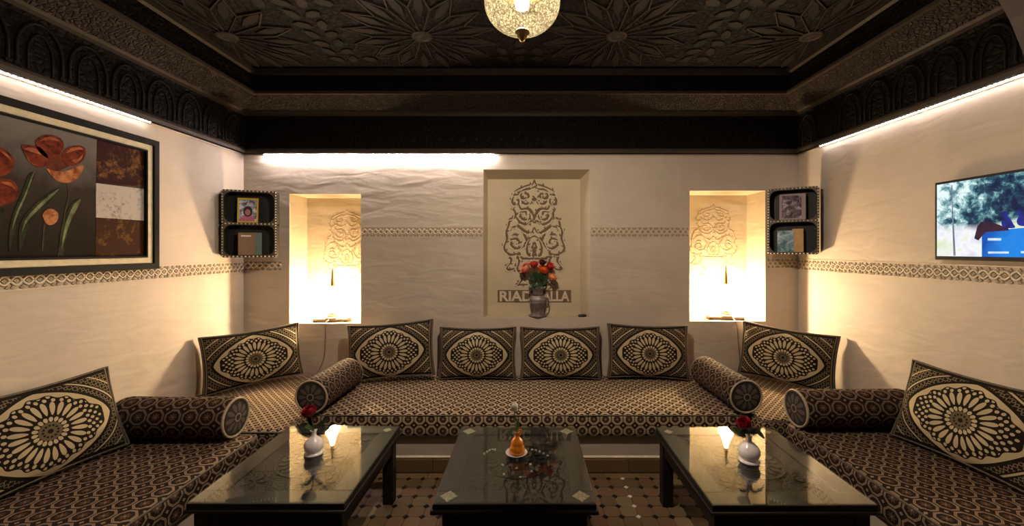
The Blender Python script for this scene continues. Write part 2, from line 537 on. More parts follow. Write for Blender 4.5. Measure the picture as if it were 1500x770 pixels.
# back wall with three niches; (x0,x1,z0,z1,depth,(x0b,x1b,z0b,z1b))
NL = (-1.886, -1.318, 0.765, 1.796, 0.258)
NR = (1.300, 1.903, 0.783, 1.822, 0.27)
NC = (-0.342, 0.506, 0.812, 1.991, 0.13)
def backwall():
    m = MB()
    zt, T = 2.75, 0.40
    xs = [XL - .2, NL[0], NL[1], NC[0], NC[1], NR[0], NR[1], XR + .2]
    def q(x0, x1, z0, z1): m.add([(x0, 0, z0), (x1, 0, z0), (x1, 0, z1), (x0, 0, z1)], [(0, 1, 2, 3)])
    for i in (0, 2, 4, 6): q(xs[i], xs[i + 1], 0, zt)
    for n in (NL, NC, NR):
        q(n[0], n[1], 0, n[2]); q(n[0], n[1], n[3], zt)
        k = 0.0
        x0, x1, z0, z1, d = n
        bx0, bx1, bz0, bz1 = x0, x1, z0, z1
        if n is NC: bx0, bx1, bz0, bz1 = x0 + .022, x1 - .06, z0 + .0, z1 - .055
        a = [(x0, 0, z0), (x1, 0, z0), (x1, 0, z1), (x0, 0, z1)]
        b = [(bx0, d, bz0), (bx1, d, bz0), (bx1, d, bz1), (bx0, d, bz1)]
        m.add(a + b, [(4, 5, 6, 7), (0, 1, 5, 4), (1, 2, 6, 5), (2, 3, 7, 6), (3, 0, 4, 7)], 1)
    # outer back, so that the wall is closed
    m.add([(xs[0], T, 0), (xs[-1], T, 0), (xs[-1], T, zt), (xs[0], T, zt)], [(3, 2, 1, 0)])
    m.add([(xs[0], 0, zt), (xs[-1], 0, zt), (xs[-1], T, zt), (xs[0], T, zt)], [(0, 1, 2, 3)])
    m.add([(xs[0], 0, 0), (xs[0], T, 0), (xs[0], T, zt), (xs[0], 0, zt)], [(0, 1, 2, 3)])
    m.add([(xs[-1], 0, 0), (xs[-1], T, 0), (xs[-1], T, zt), (xs[-1], 0, zt)], [(3, 2, 1, 0)])
    return struct(m.build('wall_back', [M['plaster'], M['plaster_niche']]))
wall_back = backwall()
wall_left = struct(MB().box(XL - .2, XL, -2.6, 0, 0, 2.75).build('wall_left', M['plaster']))
wall_right = struct(MB().box(XR, XR + .2, -2.6, 0, 0, 2.75).build('wall_right', M['plaster']))

# front wall: a wide arched opening in front of the camera
def frontwall():
    cx, cz, r = -0.077, 1.306, 1.16
    arc = [(cx + r * cos(pi * k / 28), cz + r * sin(pi * k / 28)) for k in range(29)]
    poly = [(XR, 0), (XR, 2.75), (XL, 2.75), (XL, 0), (cx - r, 0)] + arc[::-1] + [(cx + r, 0)]
    X = Matrix(((1, 0, 0, 0), (0, 0, -1, 0), (0, 1, 0, 0), (0, 0, 0, 1)))
    return struct(MB().prism(poly, -YF, -YF + .2, 0, X).build('wall_front', M['lip']))
wall_front = frontwall()

# ceiling: flat carved panel inside a coffer
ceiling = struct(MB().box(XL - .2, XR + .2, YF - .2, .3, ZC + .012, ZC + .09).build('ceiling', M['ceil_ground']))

def coffer(name, A, B, inward):
    """frieze, cove, lip and fascia along a wall from A to B; inward = unit vector into the room"""
    A, B, I = Vector((*A, 0)), Vector((*B, 0)), Vector((*inward, 0))
    prof = [(0, ZB), (.045, ZB), (.050, ZB + .02), (.045, ZB + .035), (.045, ZB + .27), (.06, ZB + .285), (.06, ZB + .305),
            (.075, ZB + .315), (.235, ZLIP - .012), (.262, ZLIP - .012), (.262, ZLIP + .006), (.252, ZLIP + .012), (.252, ZC - .03),
            (.27, ZC - .02), (.27, ZC + .012), (0, ZC + .012)]
    t = (B - A).normalized()
    m = MB(); n = len(prof)
    vs = []
    for P, sg in ((A, 1), (B, -1)):
        for o, z in prof: vs.append(P + I * o + t * (sg * o) + Vector((0, 0, z)))
    fs = [(i, (i + 1) % n, n + (i + 1) % n, n + i) for i in range(n)]
    mis = [1] * n
    for i in (7,): mis[i] = 2
    for i in (0, 1, 2, 5, 6, 8, 9, 10, 12, 13): mis[i] = 3
    mis[0] = 1
    for f, k in zip(fs, mis): m.add([vs[i] for i in f], [(0, 1, 2, 3)], k - 1)
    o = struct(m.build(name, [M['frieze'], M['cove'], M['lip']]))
    bm = bmesh.new(); bm.from_mesh(o.data); bmesh.ops.remove_doubles(bm, verts=bm.verts, dist=1e-5)
    bmesh.ops.recalc_face_normals(bm, faces=bm.faces); bm.to_mesh(o.data); bm.free()
    return o
trim_back = coffer('trim_1', (XL, 0), (XR, 0), (0, -1))
trim_left = coffer('trim_2', (XL, YF), (XL, 0), (1, 0))
trim_right = coffer('trim_3', (XR, 0), (XR, YF), (-1, 0))
trim_front = coffer('trim_4', (XR, YF), (XL, YF), (0, 1))

# thin plaster bead where wall meets the frieze
for nm, a, b in (('trim_5', (XL, -.005, ZB - .004), (XR, -.005, ZB - .004)),
                 ('trim_6', (XL + .005, YF, ZB - .004), (XL + .005, 0, ZB - .004)),
                 ('trim_7', (XR - .005, YF, ZB - .004), (XR - .005, 0, ZB - .004))):
    struct(MB().tube([a, b], .006, 8).build(nm, M['plaster']))

# carved arches on the side friezes, small lozenges on the back frieze
def arch_piece():
    m = MB()
    w, h = .085, .23
    pts = [(-w, 0, 0), (-w, 0, h * .45)] + [(-w * cos(pi * k / 10) * (1 - .12 * sin(pi * k / 10)), 0, h * .45 + h * .5 * sin(pi * k / 10)) for k in range(1, 10)] + [(w, 0, h * .45), (w, 0, 0)]
    m.tube(pts, .0075, 6)
    pts2 = [(x * .55, 0, z * .78) for x, y, z in pts]
    m.tube(pts2, .005, 6)
    m.box(-w - .012, -w + .012, -.008, .008, 0, .012)
    m.box(w - .012, w + .012, -.008, .008, 0, .012)
    return m.build('carved_arch', M['arch_wood'], trim_left)
arch0 = None
for tr, X, sgn in ((trim_left, XL + .047, 1), (trim_right, XR - .047, -1)):
    for k in range(11):
        y = -.17 - k * .2
        if arch0 is None: arch0 = arch_piece(); o = arch0
        else: o = part_copy(arch0, 'carved_arch', tr)
        o.parent = tr; o.location = (X, y, ZB + .042); o.rotation_euler = (0, 0, pi / 2)
loz0 = None
nb = 44
for k in range(nb):
    x = XL + .06 + (k + .5) * (XR - XL - .12) / nb
    if loz0 is None:
        mm = MB(); X = Matrix(((1, 0, 0, 0), (0, 0, -1, 0), (0, 1, 0, 0), (0, 0, 0, 1)))
        mm.prism([(-.042, 0), (0, -.08), (.042, 0), (0, .08)], 0, .006, 0, X)
        mm.prism([(-.02, 0), (0, -.04), (.02, 0), (0, .04)], .006, .010, 0, X)
        loz0 = mm.build('carved_lozenge', M['frieze'], trim_back); o = loz0
    else: o = part_copy(loz0, 'carved_lozenge', trim_back)
    o.location = (x, -.045, ZB + .15)

# ceiling carving: sixteen-rayed stars with petals between straps
PX0, PX1, PY0, PY1 = XL + .27, XR - .27, YF + .27, -.27
def inside(x, y, e=.0): return PX0 + e < x < PX1 - e and PY0 + e < y < PY1 - e
mm = MB(); mm.lathe([(.066, 0), (.066, -.010), (.05, -.016), (.045, -.012), (.02, -.014), (1e-6, -.020)], 16)
hub0 = mm.build('star_hub', M['strap'], ceiling, (0, 0, -9))
mm = MB(); mm.box(.068, .30, -.0035, .0035, -.009, 0); ray0 = mm.build('star_ray', M['strap'], ceiling)
mm = MB(); mm.prism([(.20, 0), (.30, .028), (.38, .022), (.43, 0), (.38, -.022), (.30, -.028)], -.010, 0); pet0 = mm.build('star_petal', M['petal_wood'], ceiling, bevel=.003, seg=1)
mm = MB(); mm.prism([(-.055, 0), (-.02, .03), (.03, .028), (.055, 0), (.03, -.028), (-.02, -.03)], -.009, 0); loz1 = mm.build('ceiling_lozenge', M['petal_wood'], ceiling, bevel=.003, seg=1)
mm = MB(); mm.box(-.085, .085, -.004, .004, -.011, 0); strap0 = mm.build('strap', M['strap'], ceiling)
used = set()
def put(src, name, loc, rz):
    if src.name in used: o = part_copy(src, name, ceiling)
    else: o = src; used.add(src.name)
    o.location = loc; o.rotation_euler = (0, 0, rz)
    return o
ZP = ZC + .012
stars = [(-.044 + 1.2 * i, -.72 - 1.2 * j) for i in (-1.5, -.5, .5, 1.5) for j in (0, 1)]
for cx, cy in stars:
    put(hub0, 'star_hub', (cx, cy, ZP), 0)
    for k in range(16):
        a = 2 * pi * k / 16
        if inside(cx + .3 * cos(a), cy + .3 * sin(a)): put(ray0, 'star_ray', (cx, cy, ZP), a)
        a += pi / 16
        if inside(cx + .43 * cos(a), cy + .43 * sin(a), .01): put(pet0, 'star_petal', (cx, cy, ZP), a)
    for k in range(16):
        a0, a1 = 2 * pi * k / 16, 2 * pi * (k + .5) / 16
        for p, q in (((.30, a0), (.46, a1)), ((.46, a1), (.30, a0 + pi / 8))):
            x0, y0 = cx + p[0] * cos(p[1]), cy + p[0] * sin(p[1]); x1, y1 = cx + q[0] * cos(q[1]), cy + q[0] * sin(q[1])
            if inside(x0, y0, .02) and inside(x1, y1, .02) and cy > -1:
                put(strap0, 'strap', ((x0 + x1) / 2, (y0 + y1) / 2, ZP), atan2(y1 - y0, x1 - x0))
k = 0
for i in range(-17, 18):
    for j in range(0, 9):
        x, y = -.044 + i * .115, -.32 - j * .105
        if inside(x, y, .05) and all(sqrt((x - a) ** 2 + (y - b) ** 2) > .515 for a, b in stars):
            put(loz1, 'ceiling_lozenge', (x, y, ZP), pi / 2 * ((i + j) % 2) + .4 * (1 if j % 2 else -1)); k += 1

# ------------------------------------------------------------------ carved plaster on the walls
def scroll_mesh():
    """one repeat of the wall band, .12 long: two crossing waves and buds; front faces -y"""
    m = MB(); L = .085
    for ph in (0, pi):
        pts = [(-L / 2 + L * k / 16, -.003, .021 * sin(2 * pi * k / 16 + ph)) for k in range(17)]
        m.tube(pts, .0062, 6, mi=0, flat=((0, 1, 0), .6))
    for x in (-L / 4, L / 4):
        m.prism([(x - .011, 0), (x, -.012), (x + .011, 0), (x, .012)], 0.0, .005, 1, Matrix(((1, 0, 0, 0), (0, 0, -1, 0), (0, 1, 0, 0), (0, 0, 0, 1))))
    for x in (0, -L / 2 + .009, L / 2 - .009):
        for z in (.03, -.03):
            m.prism([(x - .009, z - .006), (x, z - .011), (x + .009, z - .006), (x, z + .009)], 0.0, .005, 1, Matrix(((1, 0, 0, 0), (0, 0, -1, 0), (0, 1, 0, 0), (0, 0, 0, 1))))
    for z in (.046, -.046): m.box(-L / 2, L / 2, -.005, 0, z - .003, z + .003, 0)
    return m
scr0 = None
def band(parent, x0, y0, x1, y1, z, rz):
    global scr0
    Ln = sqrt((x1 - x0) ** 2 + (y1 - y0) ** 2); n = max(1, round(Ln / .085))
    for k in range(n):
        t = (k + .5) / n
        if scr0 is None: scr0 = scroll_mesh().build('carved_scroll', [M['carve_high'], M['carve_mid']], parent); o = scr0
        else: o = part_copy(scr0, 'carved_scroll', parent)
        o.location = (x0 + (x1 - x0) * t, y0 + (y1 - y0) * t, z); o.rotation_euler = (0, 0, rz); o.scale = (Ln / n / .085, 1, .88)
band(wall_back, NL[1] + .01, 0, NC[0] - .01, 0, 1.494, 0)
band(wall_back, NC[1] + .01, 0, NR[0] - .01, 0, 1.494, 0)
band(wall_back, XL + .01, 0, -1.95, 0, 1.225, 0)
band(wall_back, NR[1] + .02, 0, XR - .01, 0, 1.245, 0)
band(wall_left, XL, -2.2, XL, -.01, 1.215, pi / 2)
band(wall_right, XR, -.01, XR, -2.2, 1.235, -pi / 2)

STROKES = [
 [(258, 62), (243, 92), (205, 105), (150, 130), (122, 150), (120, 168), (150, 166)],
 [(120, 168), (104, 195), (106, 228), (130, 240), (150, 215), (140, 198)],
 [(130, 240), (112, 268), (126, 300), (120, 330), (86, 345), (76, 385), (60, 430), (66, 480), (45, 540), (62, 580), (110, 598), (155, 583)],
 [(258, 110), (232, 128), (200, 130), (168, 150), (165, 180), (190, 196), (218, 182), (212, 160), (194, 164)],
 [(165, 185), (182, 228), (224, 232), (252, 196), (258, 215)],
 [(150, 245), (168, 272), (216, 268), (246, 300), (258, 352)],
 [(216, 270), (232, 310), (212, 345), (176, 342), (158, 312), (172, 288), (198, 294), (200, 316)],
 [(130, 330), (160, 366), (208, 382), (240, 356), (258, 372)],
 [(140, 382), (182, 420), (228, 442), (258, 402)],
 [(86, 430), (112, 398), (152, 404), (188, 450), (196, 500), (170, 545), (128, 552), (94, 524), (104, 490), (138, 484), (152, 512), (130, 524)],
 [(100, 470), (120, 452), (148, 456)],
 [(182, 452), (206, 486), (196, 500)],
 [(258, 462), (224, 490), (206, 540), (212, 592), (240, 606), (250, 574), (232, 560)],
 [(258, 508), (242, 540), (258, 560)],
 [(258, 566), (248, 590), (258, 606)],
 [(110, 600), (84, 606), (96, 640), (64, 686), (84, 706), (132, 690), (124, 660)],
 [(155, 590), (136, 606), (152, 640), (138, 690), (150, 722)],
 [(176, 626), (258, 626)], [(160, 612), (176, 626), (168, 650)],
 [(180, 760), (150, 800), (135, 812), (215, 812)],
 [(160, 736), (182, 730), (192, 760)],
]
def arabesque(cx, y, ztop, sx, sz, wid, mats):
    """carved ornament: dark groove ribbons, each with a pale raised ridge beside it"""
    m = MB()
    for st in STROKES:
        for sgn in (-1, 1):
            p2 = [(sgn * (x - 258) * -1, q) for x, q in st]
            pts = [Vector((cx + p.x * sx, y - .0012, ztop - (p.y - 62) * sz)) for p in crom(p2, 4)]
            n = len(pts)
            rs = [wid * (.55 + .6 * sin(pi * min(1, (i + 1) / n))) for i in range(n)]
            m.tube(pts, rs, 6, mi=0, flat=((0, 1, 0), .35))
            acc = 0.0; side = 1
            for i in range(1, n - 1):
                acc += (pts[i] - pts[i - 1]).length
                if acc < 30 * sx: continue
                acc = 0.0; side = -side
                tg = (pts[i + 1] - pts[i - 1]).normalized(); nm = Vector((-tg.z, 0, tg.x)) * side; h = 11 * sx
                hk = [pts[i] + nm * h + (tg * sin(b) - nm * cos(b)) * h * (1 - .08 * q) for q, b in enumerate([R(28 * q) for q in range(8)])]
                m.tube(hk, [wid * (1.1 - .12 * q) for q in range(8)], 6, mi=0, flat=((0, 1, 0), .35))
            up = [Vector((p.x + sgn * wid * 1.7, p.y, p.z - wid * 1.7)) for p in pts]
            m.tube(up, [r * .6 for r in rs], 6, mi=1, flat=((0, 1, 0), .8))
    return m.build('carved_arabesque', mats, wall_back)
s0 = 1 / 4.81 / 177.3
arabesque(.066, NC[4], CZ + (366 - 263) / 177.3, s0, s0 * .985, .0085, [M['carve_line'], M['carve_high']])
s1 = s0 * .80
arabesque(-1.545, NL[4], CZ + (366 - 306) / 170, s1, s1 * .92, .0030, [M['carve_pale'], M['plaster_niche']])
arabesque(1.615, NR[4], CZ + (366 - 299) / 169.5, s1, s1 * .86, .0030, [M['carve_pale'], M['plaster_niche']])

# carved name under the ornament
FX = Matrix(((1, 0, 0, 0), (0, 0, -1, 0), (0, 1, 0, 0), (0, 0, 0, 1)))
def letters(body, x0, x1, z0, z1, y):
    cu = bpy.data.curves.new('letters', 'FONT'); cu.body = body; cu.size = 1; cu.extrude = .04; cu.offset = .03
    t = bpy.data.objects.new('letters', cu); COL.objects.link(t)
    bpy.context.view_layer.update()
    me = bpy.data.meshes.new_from_object(t)
    bpy.data.objects.remove(t)
    xs = [v.co.x for v in me.vertices]; ys = [v.co.y for v in me.vertices]
    kx = (x1 - x0) / (max(xs) - min(xs)); kz = (z1 - z0) / (max(ys) - min(ys))
    for v in me.vertices:
        v.co = ((v.co.x - min(xs)) * kx + x0, y - v.co.z * .08, (v.co.y - min(ys)) * kz + z0)
    me.materials.clear(); me.materials.append(M['carve_high'])
    o = bpy.data.objects.new('carved_lettering', me); COL.objects.link(o); o.parent = wall_back
    return o
k3 = 3.31 / F
def ncx(px): return (px - VX) * k3
def ncz(py): return CZ - (py - VY) * k3
mm = MB()
mm.box(ncx(729), ncx(836.5), NC[4] - .003, NC[4] + .002, ncz(442.5), ncz(424.5))
mm.build('lettering_ground', M['carve_line'], wall_back)
letters('RIAD', ncx(732), ncx(780), ncz(441), ncz(426), NC[4] - .003)
letters('ALLA', ncx(794), ncx(834), ncz(441), ncz(426), NC[4] - .003)

# ------------------------------------------------------------------ benches round three sides
BZ, SZ = .217, .36                   # top of masonry, top of mattress
BXL, BXR, BYB = -1.47, 1.52, -.745   # faces of the masonry
bench = thing('bench_base', 'low plastered masonry bench running round three walls under the mattresses', 'bench')
mm = MB()
mm.prism([(XL + .002, -.002), (XL + .002, -2.3), (BXL, -2.3), (BXL, BYB), (BXR, BYB), (BXR, -2.3), (XR - .002, -2.3), (XR - .002, -.002)], 0.0, BZ)
mm.build('plaster_body', M['plaster_bench'], bench)
mm = MB()
mm.tube([(BXL, -2.3, .089), (BXL, BYB, .089), (BXR, BYB, .089), (BXR, -2.3, .089)], .010, 8)
mm.build('plaster_ledge', M['carve_high'], bench)
mm = MB(); mm.box(-.148, .148, -.012, 0, 0, .080)
st0 = mm.build('skirting_tile', M['skirt_tile'], bench, bevel=.002, seg=1)
first = True
for kk in range(10):
    o = st0 if first else part_copy(st0, 'skirting_tile', bench)
    first = False
    o.location = (BXL + .155 + kk * .2985, BYB, 0)
for kk in range(5):
    o = part_copy(st0, 'skirting_tile', bench); o.location = (BXL, BYB - .17 - kk * .3, 0); o.rotation_euler = (0, 0, pi / 2)
    o = part_copy(st0, 'skirting_tile', bench); o.location = (BXR, BYB - .17 - kk * .3, 0); o.rotation_euler = (0, 0, -pi / 2)

# floor pieces
P = .0843
tpoly = [[(422, 620), (582, 622), (512, 790), (276, 790)], [(673, 622), (840, 622), (884, 790), (622, 790)], [(958, 622), (1130, 622), (1290, 790), (1040, 790)]]
def inpoly(x, y, pl):
    c = False; n = len(pl)
    for i in range(n):
        (x0, y0), (x1, y1) = pl[i], pl[(i + 1) % n]
        if (y0 > y) != (y1 > y) and x < (x1 - x0) * (y - y0) / (y1 - y0) + x0: c = not c
    return c
h = P / 2 - .0012; cc = .0165
octp = [(-h, -h + cc), (-h + cc, -h), (h - cc, -h), (h, -h + cc), (h, h - cc), (h - cc, h), (-h + cc, h), (-h, h - cc)]
cand = []
FX0 = .569 + P / 2
y_top = BYB - .075
for i in range(-27, 14):
    for j in range(0, 24):
        x = FX0 + i * P; y = y_top - P / 2 - j * P
        if BXL + .06 < x < BXR - .05 and y > -2.6:
            px, py = proj(x, y, 0)
            vis = py < 778 and -10 < px < 1510 and not any(inpoly(px, py, t) for t in tpoly)
            cand.append((not vis, -y * -1 * 0 + (0 if vis else 1), -py, x, y, i))
cand.sort()
oct0 = None; far = MB(); nvis = 0
for inv, _, _, x, y, i in cand:
    if not inv and nvis < 295:
        if oct0 is None:
            oct0 = MB().prism(octp, -.010, 0).build('floor_tile', M['oct'], floor, bevel=0); o = oct0
        else: o = part_copy(oct0, 'floor_tile', floor)
        o.location = (x, y, random.uniform(-.0008, .0008)); nvis += 1
    else: far.prism(octp, -.010, 0, 0, Matrix.Translation((x, y, 0)))
stuff(far.build('floor_tiles_beyond', M['oct_far'], floor))
dots = MB(); q = cc - .0015
for i in range(-28, 14):
    for j in range(0, 25):
        x = FX0 + (i + .5) * P; y = y_top - j * P
        if BXL + .02 < x < BXR - .02 and y > -2.6:
            wh = (i % 9 == 8) if x > .2 else False
            dots.prism([(-q, 0), (0, -q), (q, 0), (0, q)], -.010, .0006, 1 if wh else 0, Matrix.Translation((x, y, 0)))
stuff(dots.build('floor_insets', [M['dot_tile'], M['dot_white']], floor))
bt0 = None
for kk in range(14):
    if bt0 is None:
        bt0 = MB().box(-.1045, .1045, -.027, .027, -.010, 0).build('border_tile', M['border_tile'], floor); o = bt0
    else: o = part_copy(bt0, 'border_tile', floor)
    o.location = (BXL + .14 + kk * .212, BYB - .045, 0)

# ------------------------------------------------------------------ mattresses
def mattress(label, x0, x1, y0, y1, mat, front):
    cx, cy = (x0 + x1) / 2, (y0 + y1) / 2
    t = thing('mattress', label, 'mattress', (cx, cy, BZ))
    hx, hy, H = (x1 - x0) / 2, (y1 - y0) / 2, SZ - BZ
    bm = bmesh.new()
    bmesh.ops.create_cube(bm, size=1)
    for v in bm.verts: v.co = (v.co.x * 2 * hx, v.co.y * 2 * hy, (v.co.z + .5) * H)
    bmesh.ops.bevel(bm, geom=list(bm.edges), offset=.028, segments=3, affect='EDGES', profile=.5)
    big = [e for e in bm.edges if e.calc_length() > .3]
    bmesh.ops.subdivide_edges(bm, edges=big, cuts=10, use_grid_fill=True)
    for v in bm.verts:
        fx, fy = v.co.x / hx, v.co.y / hy
        if v.co.z > H * .6: v.co.z += .006 * (1 - fx ** 4) * (1 - fy ** 4) + .0025 * sin(9 * v.co.x + 2 * cx) * sin(11 * v.co.y)
        if v.co.z > H * .15: 
            v.co.y += .004 * sin(14 * v.co.x) * (1 if fy > 0 else -1) * (abs(fy) > .8)
            v.co.x += .004 * sin(14 * v.co.y) * (1 if fx > 0 else -1) * (abs(fx) > .8)
    for f in bm.faces: f.smooth = True
    me = bpy.data.meshes.new('cover'); bm.to_mesh(me); bm.free()
    lay = me.uv_layers.new(name='UVMap'); me.materials.append(mat)
    for p in me.polygons:
        n = p.normal; ax = max(range(3), key=lambda i: abs(n[i]) + (.12 if i == 2 else 0))
        for li in p.loop_indices:
            c = me.vertices[me.loops[li].vertex_index].co
            lay.data[li].uv = (c.x, c.y) if ax == 2 else ((c.x, c.z - .008) if ax == 1 else (c.y, c.z - .008))
    o = bpy.data.objects.new('cover', me); COL.objects.link(o); o.parent = t
    def ring(z, k=.010):
        e = .03; pts = []
        for sx, sy, a0 in ((1, 1, 0), (-1, 1, pi / 2), (-1, -1, pi), (1, -1, 3 * pi / 2)):
            for q in range(4):
                a = a0 + q * pi / 6
                pts.append((sx * (hx - e) + (e - k) * cos(a), sy * (hy - e) + (e - k) * sin(a), z))
        return pts
    MB().tube(ring(H - .009, .006), .005, 6, True).build('piping', M['piping_dark'], t)
    MB().tube(ring(.012, .008), .005, 6, True).build('piping', M['piping_dark'], t)
    return t
mattress('long central mattress in beige octagon brocade under the row of four cushions', -1.30, 1.345, -.775, -.012, M['fabric'], 1)
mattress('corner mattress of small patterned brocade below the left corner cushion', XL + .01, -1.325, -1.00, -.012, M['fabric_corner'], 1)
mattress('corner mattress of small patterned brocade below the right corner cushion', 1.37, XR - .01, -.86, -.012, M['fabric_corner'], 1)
mattress('side mattress in shade-darkened brocade along the left wall under the framed tulip painting', XL + .01, -1.44, -2.3, -1.02, M['fabric_side_shaded'], 1)
mattress('side mattress in shade-darkened brocade along the right wall below the television', 1.49, XR - .01, -2.3, -.885, M['fabric_side_shaded'], 1)

# ------------------------------------------------------------------ bolsters
def make_bolster():
    t = thing('bolster', '', 'bolster')
    r, L, n = .105, .56, 32
    m = MB(); prof = [(-L / 2, r - .012), (-L / 2 + .006, r - .004), (-L / 2 + .02, r)] + [(-L / 2 + .02 + (L - .04) * k / 8, r - .003 * sin(pi * k / 8)) for k in range(1, 8)] + [(L / 2 - .02, r), (L / 2 - .006, r - .004), (L / 2, r - .012)]
    vs, fs, uvs = [], [], []
    for x, rr in prof:
        for k in range(n): vs.append((x, rr * cos(2 * pi * k / n), rr * sin(2 * pi * k / n)))
    for j in range(len(prof) - 1):
        for k in range(n):
            fs.append((j * n + k, j * n + (k + 1) % n, (j + 1) * n + (k + 1) % n, (j + 1) * n + k))
            c = .656 / n
            uvs.append([(prof[j][0], k * c), (prof[j][0], (k + 1) * c), (prof[j + 1][0], (k + 1) * c), (prof[j + 1][0], k * c)])
    m.add(vs, fs, 0, True, None, uvs)
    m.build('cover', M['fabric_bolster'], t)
    for sg in (-1, 1):
        d = MB(); vs = [(sg * (L / 2 + .012), 0, 0)]; fs = []; uvs = []
        for rr, xx in ((.35, .010), (.7, .006), (1.0, -.002)):
            for k in range(n): vs.append((sg * (L / 2 + xx), (r - .012) * rr * cos(2 * pi * k / n), (r - .012) * rr * sin(2 * pi * k / n)))
        def uvp(i):
            p = vs[i]; return (p[1] / (r - .012), p[2] / (r - .012))
        for k in range(n): fs.append((0, 1 + k, 1 + (k + 1) % n))
        for j in range(2):
            for k in range(n): fs.append((1 + j * n + k, 1 + (j + 1) * n + k, 1 + (j + 1) * n + (k + 1) % n, 1 + j * n + (k + 1) % n))
        if sg < 0: fs = [f[::-1] for f in fs]
        d.add(vs, fs, 0, True, None, [[uvp(i) for i in f] for f in fs])
        d.build('end_disc', M['disc'], t)
        MB().tube([(sg * (L / 2 - .001), (r - .009) * cos(2 * pi * k / 40), (r - .009) * sin(2 * pi * k / 40)) for k in range(40)], .0065, 6, True).build('piping', M['piping'], t)
    return t
bol0 = make_bolster()
bols = [
 ('bolster at the left end of the central mattress, behind the left rose vase', (-1.285, -.54), R(-92), .86, .006),
 ('bolster at the right end of the central mattress, beside the right corner cushion', (1.315, -.51), R(-88), .95, .006),
 ('bolster lying across the left bench between corner mattress and side mattress', (-1.83, -1.07), R(0), 1.06, .006),
 ('bolster lying across the right bench in front of the right corner cushion', (1.81, -.95), R(0), 1.09, .006)]
for i, (lab, (x, y), rz, k, dz) in enumerate(bols):
    o = bol0 if i == 0 else copy_tree(bol0)
    o['label'] = lab; o['group'] = 'round bolsters on the benches'
    o.location = (x, y, SZ + .105 + dz - .004); o.rotation_euler = (0, 0, rz); o.scale = (k, 1, 1)

# ------------------------------------------------------------------ cushions
PA, PB = .305, .200
def make_pillow():
    t = thing('cushion', '', 'cushion')
    NU, NV = 30, 22
    def pos(u, v, side):
        x = PA * u * (1 - .05 * (1 - v * v)) ; z = PB * v * (1 - .085 * (1 - u * u))
        puff = max(0, (1 - abs(u) ** 3)) ** .7 * max(0, (1 - abs(v) ** 3)) ** .7
        w = .018 + .062 * puff + .003 * sin(7 * u + 2) * sin(6 * v)
        return (x, side * w, z)
    front = MB(); back = MB()
    for mb, side, in ((front, -1), (back, 1)):
        vs = [pos(-1 + 2 * i / NU, -1 + 2 * j / NV, side) for j in range(NV + 1) for i in range(NU + 1)]
        fs, uvs = [], []
        for j in range(NV):
            for i in range(NU):
                a = j * (NU + 1) + i
                f = (a, a + 1, a + NU + 2, a + NU + 1)
                c = [(-1 + 2 * (q % (NU + 1)) / NU, -1 + 2 * (q // (NU + 1)) / NV) for q in f]
                if side > 0: f = f[::-1]; c = c[::-1]
                fs.append(f); uvs.append(c)
        mb.add(vs, fs, 0, True, None, uvs)
    front.build('front_panel', M['rosette'], t)
    back.build('back_panel', M['gusset'], t)
    # edge band between the two panels
    def rim(side):
        pts = []
        for i in range(NU): pts.append(pos(-1 + 2 * i / NU, -1, side))
        for j in range(NV): pts.append(pos(1, -1 + 2 * j / NV, side))
        for i in range(NU): pts.append(pos(1 - 2 * i / NU, 1, side))
        for j in range(NV): pts.append(pos(-1, 1 - 2 * j / NV, side))
        return pts
    a, b = rim(-1), rim(1); n = len(a)
    g = MB(); g.add(a + b, [(i, n + i, n + (i + 1) % n, (i + 1) % n) for i in range(n)], 0, False, None,
                    [[(i * .02, -.018), (i * .02, .018), (i * .02 + .02, .018), (i * .02 + .02, -.018)] for i in range(n)])
    g.build('edge_band', M['gusset'], t)
    MB().tube(a, .0055, 6, True).build('piping', M['piping_dark'], t)
    MB().tube(b, .0055, 6, True).build('piping', M['piping_dark'], t)
    return t
pil0 = make_pillow()
# label, bottom middle (x,y), yaw (0 faces the camera), lean back, roll, scale
pillows = [
 ('medallion cushion against the back wall, leftmost of the row of four, tilted', (-1.005, -.195), R(6), R(-12), R(-3.5), (1.03, 1, 1.03)),
 ('medallion cushion against the back wall, second from left in the row of four', (-.372, -.145), R(0), R(-9), R(0), (.96, 1, .97)),
 ('medallion cushion against the back wall, third from left, below the flower vase', (.258, -.145), R(0), R(-9), R(0), (1.0, 1, .97)),
 ('medallion cushion against the back wall, rightmost of the row of four', (.925, -.145), R(-3), R(-9), R(1), (.99, 1, 1.0)),
 ('medallion cushion set across the left corner below the left wall shelf', (-1.945, -.305), R(42), R(-8), R(-3), (.98, 1, .97)),
 ('medallion cushion set across the right corner below the right wall shelf', (1.862, -.285), R(-45), R(-8), R(3), (.98, 1, .99)),
 ('shadowy medallion cushion on the side mattress under the tulip painting', (-2.045, -1.475), R(84), R(-18), R(0), (1.0, 1, 1.0)),
 ('shadowy medallion cushion on the right side mattress, below the television', (1.975, -1.375), R(-84), R(-18), R(0), (1.0, 1, 1.02))]
for i, (lab, (x, y), yaw, lean, roll, sc) in enumerate(pillows):
    o = pil0 if i == 0 else copy_tree(pil0)
    o['label'] = lab; o['group'] = 'medallion cushions on the benches'
    Mx = Matrix.Rotation(yaw, 4, 'Z') @ Matrix.Rotation(lean, 4, 'X') @ Matrix.Rotation(roll, 4, 'Y')
    up = Mx @ Vector((0, 0, PB * sc[2]))
    o.rotation_euler = Mx.to_euler(); o.scale = sc
    low = min((Mx @ Vector((c[0] * sc[0], c[1], c[2] * sc[2]))).z for ch in pil0.children if ch.name.startswith(('front', 'back')) for c in [v.co for v in ch.data.vertices])
    o.location = (x + up.x, y + up.y, SZ + .008 - low)

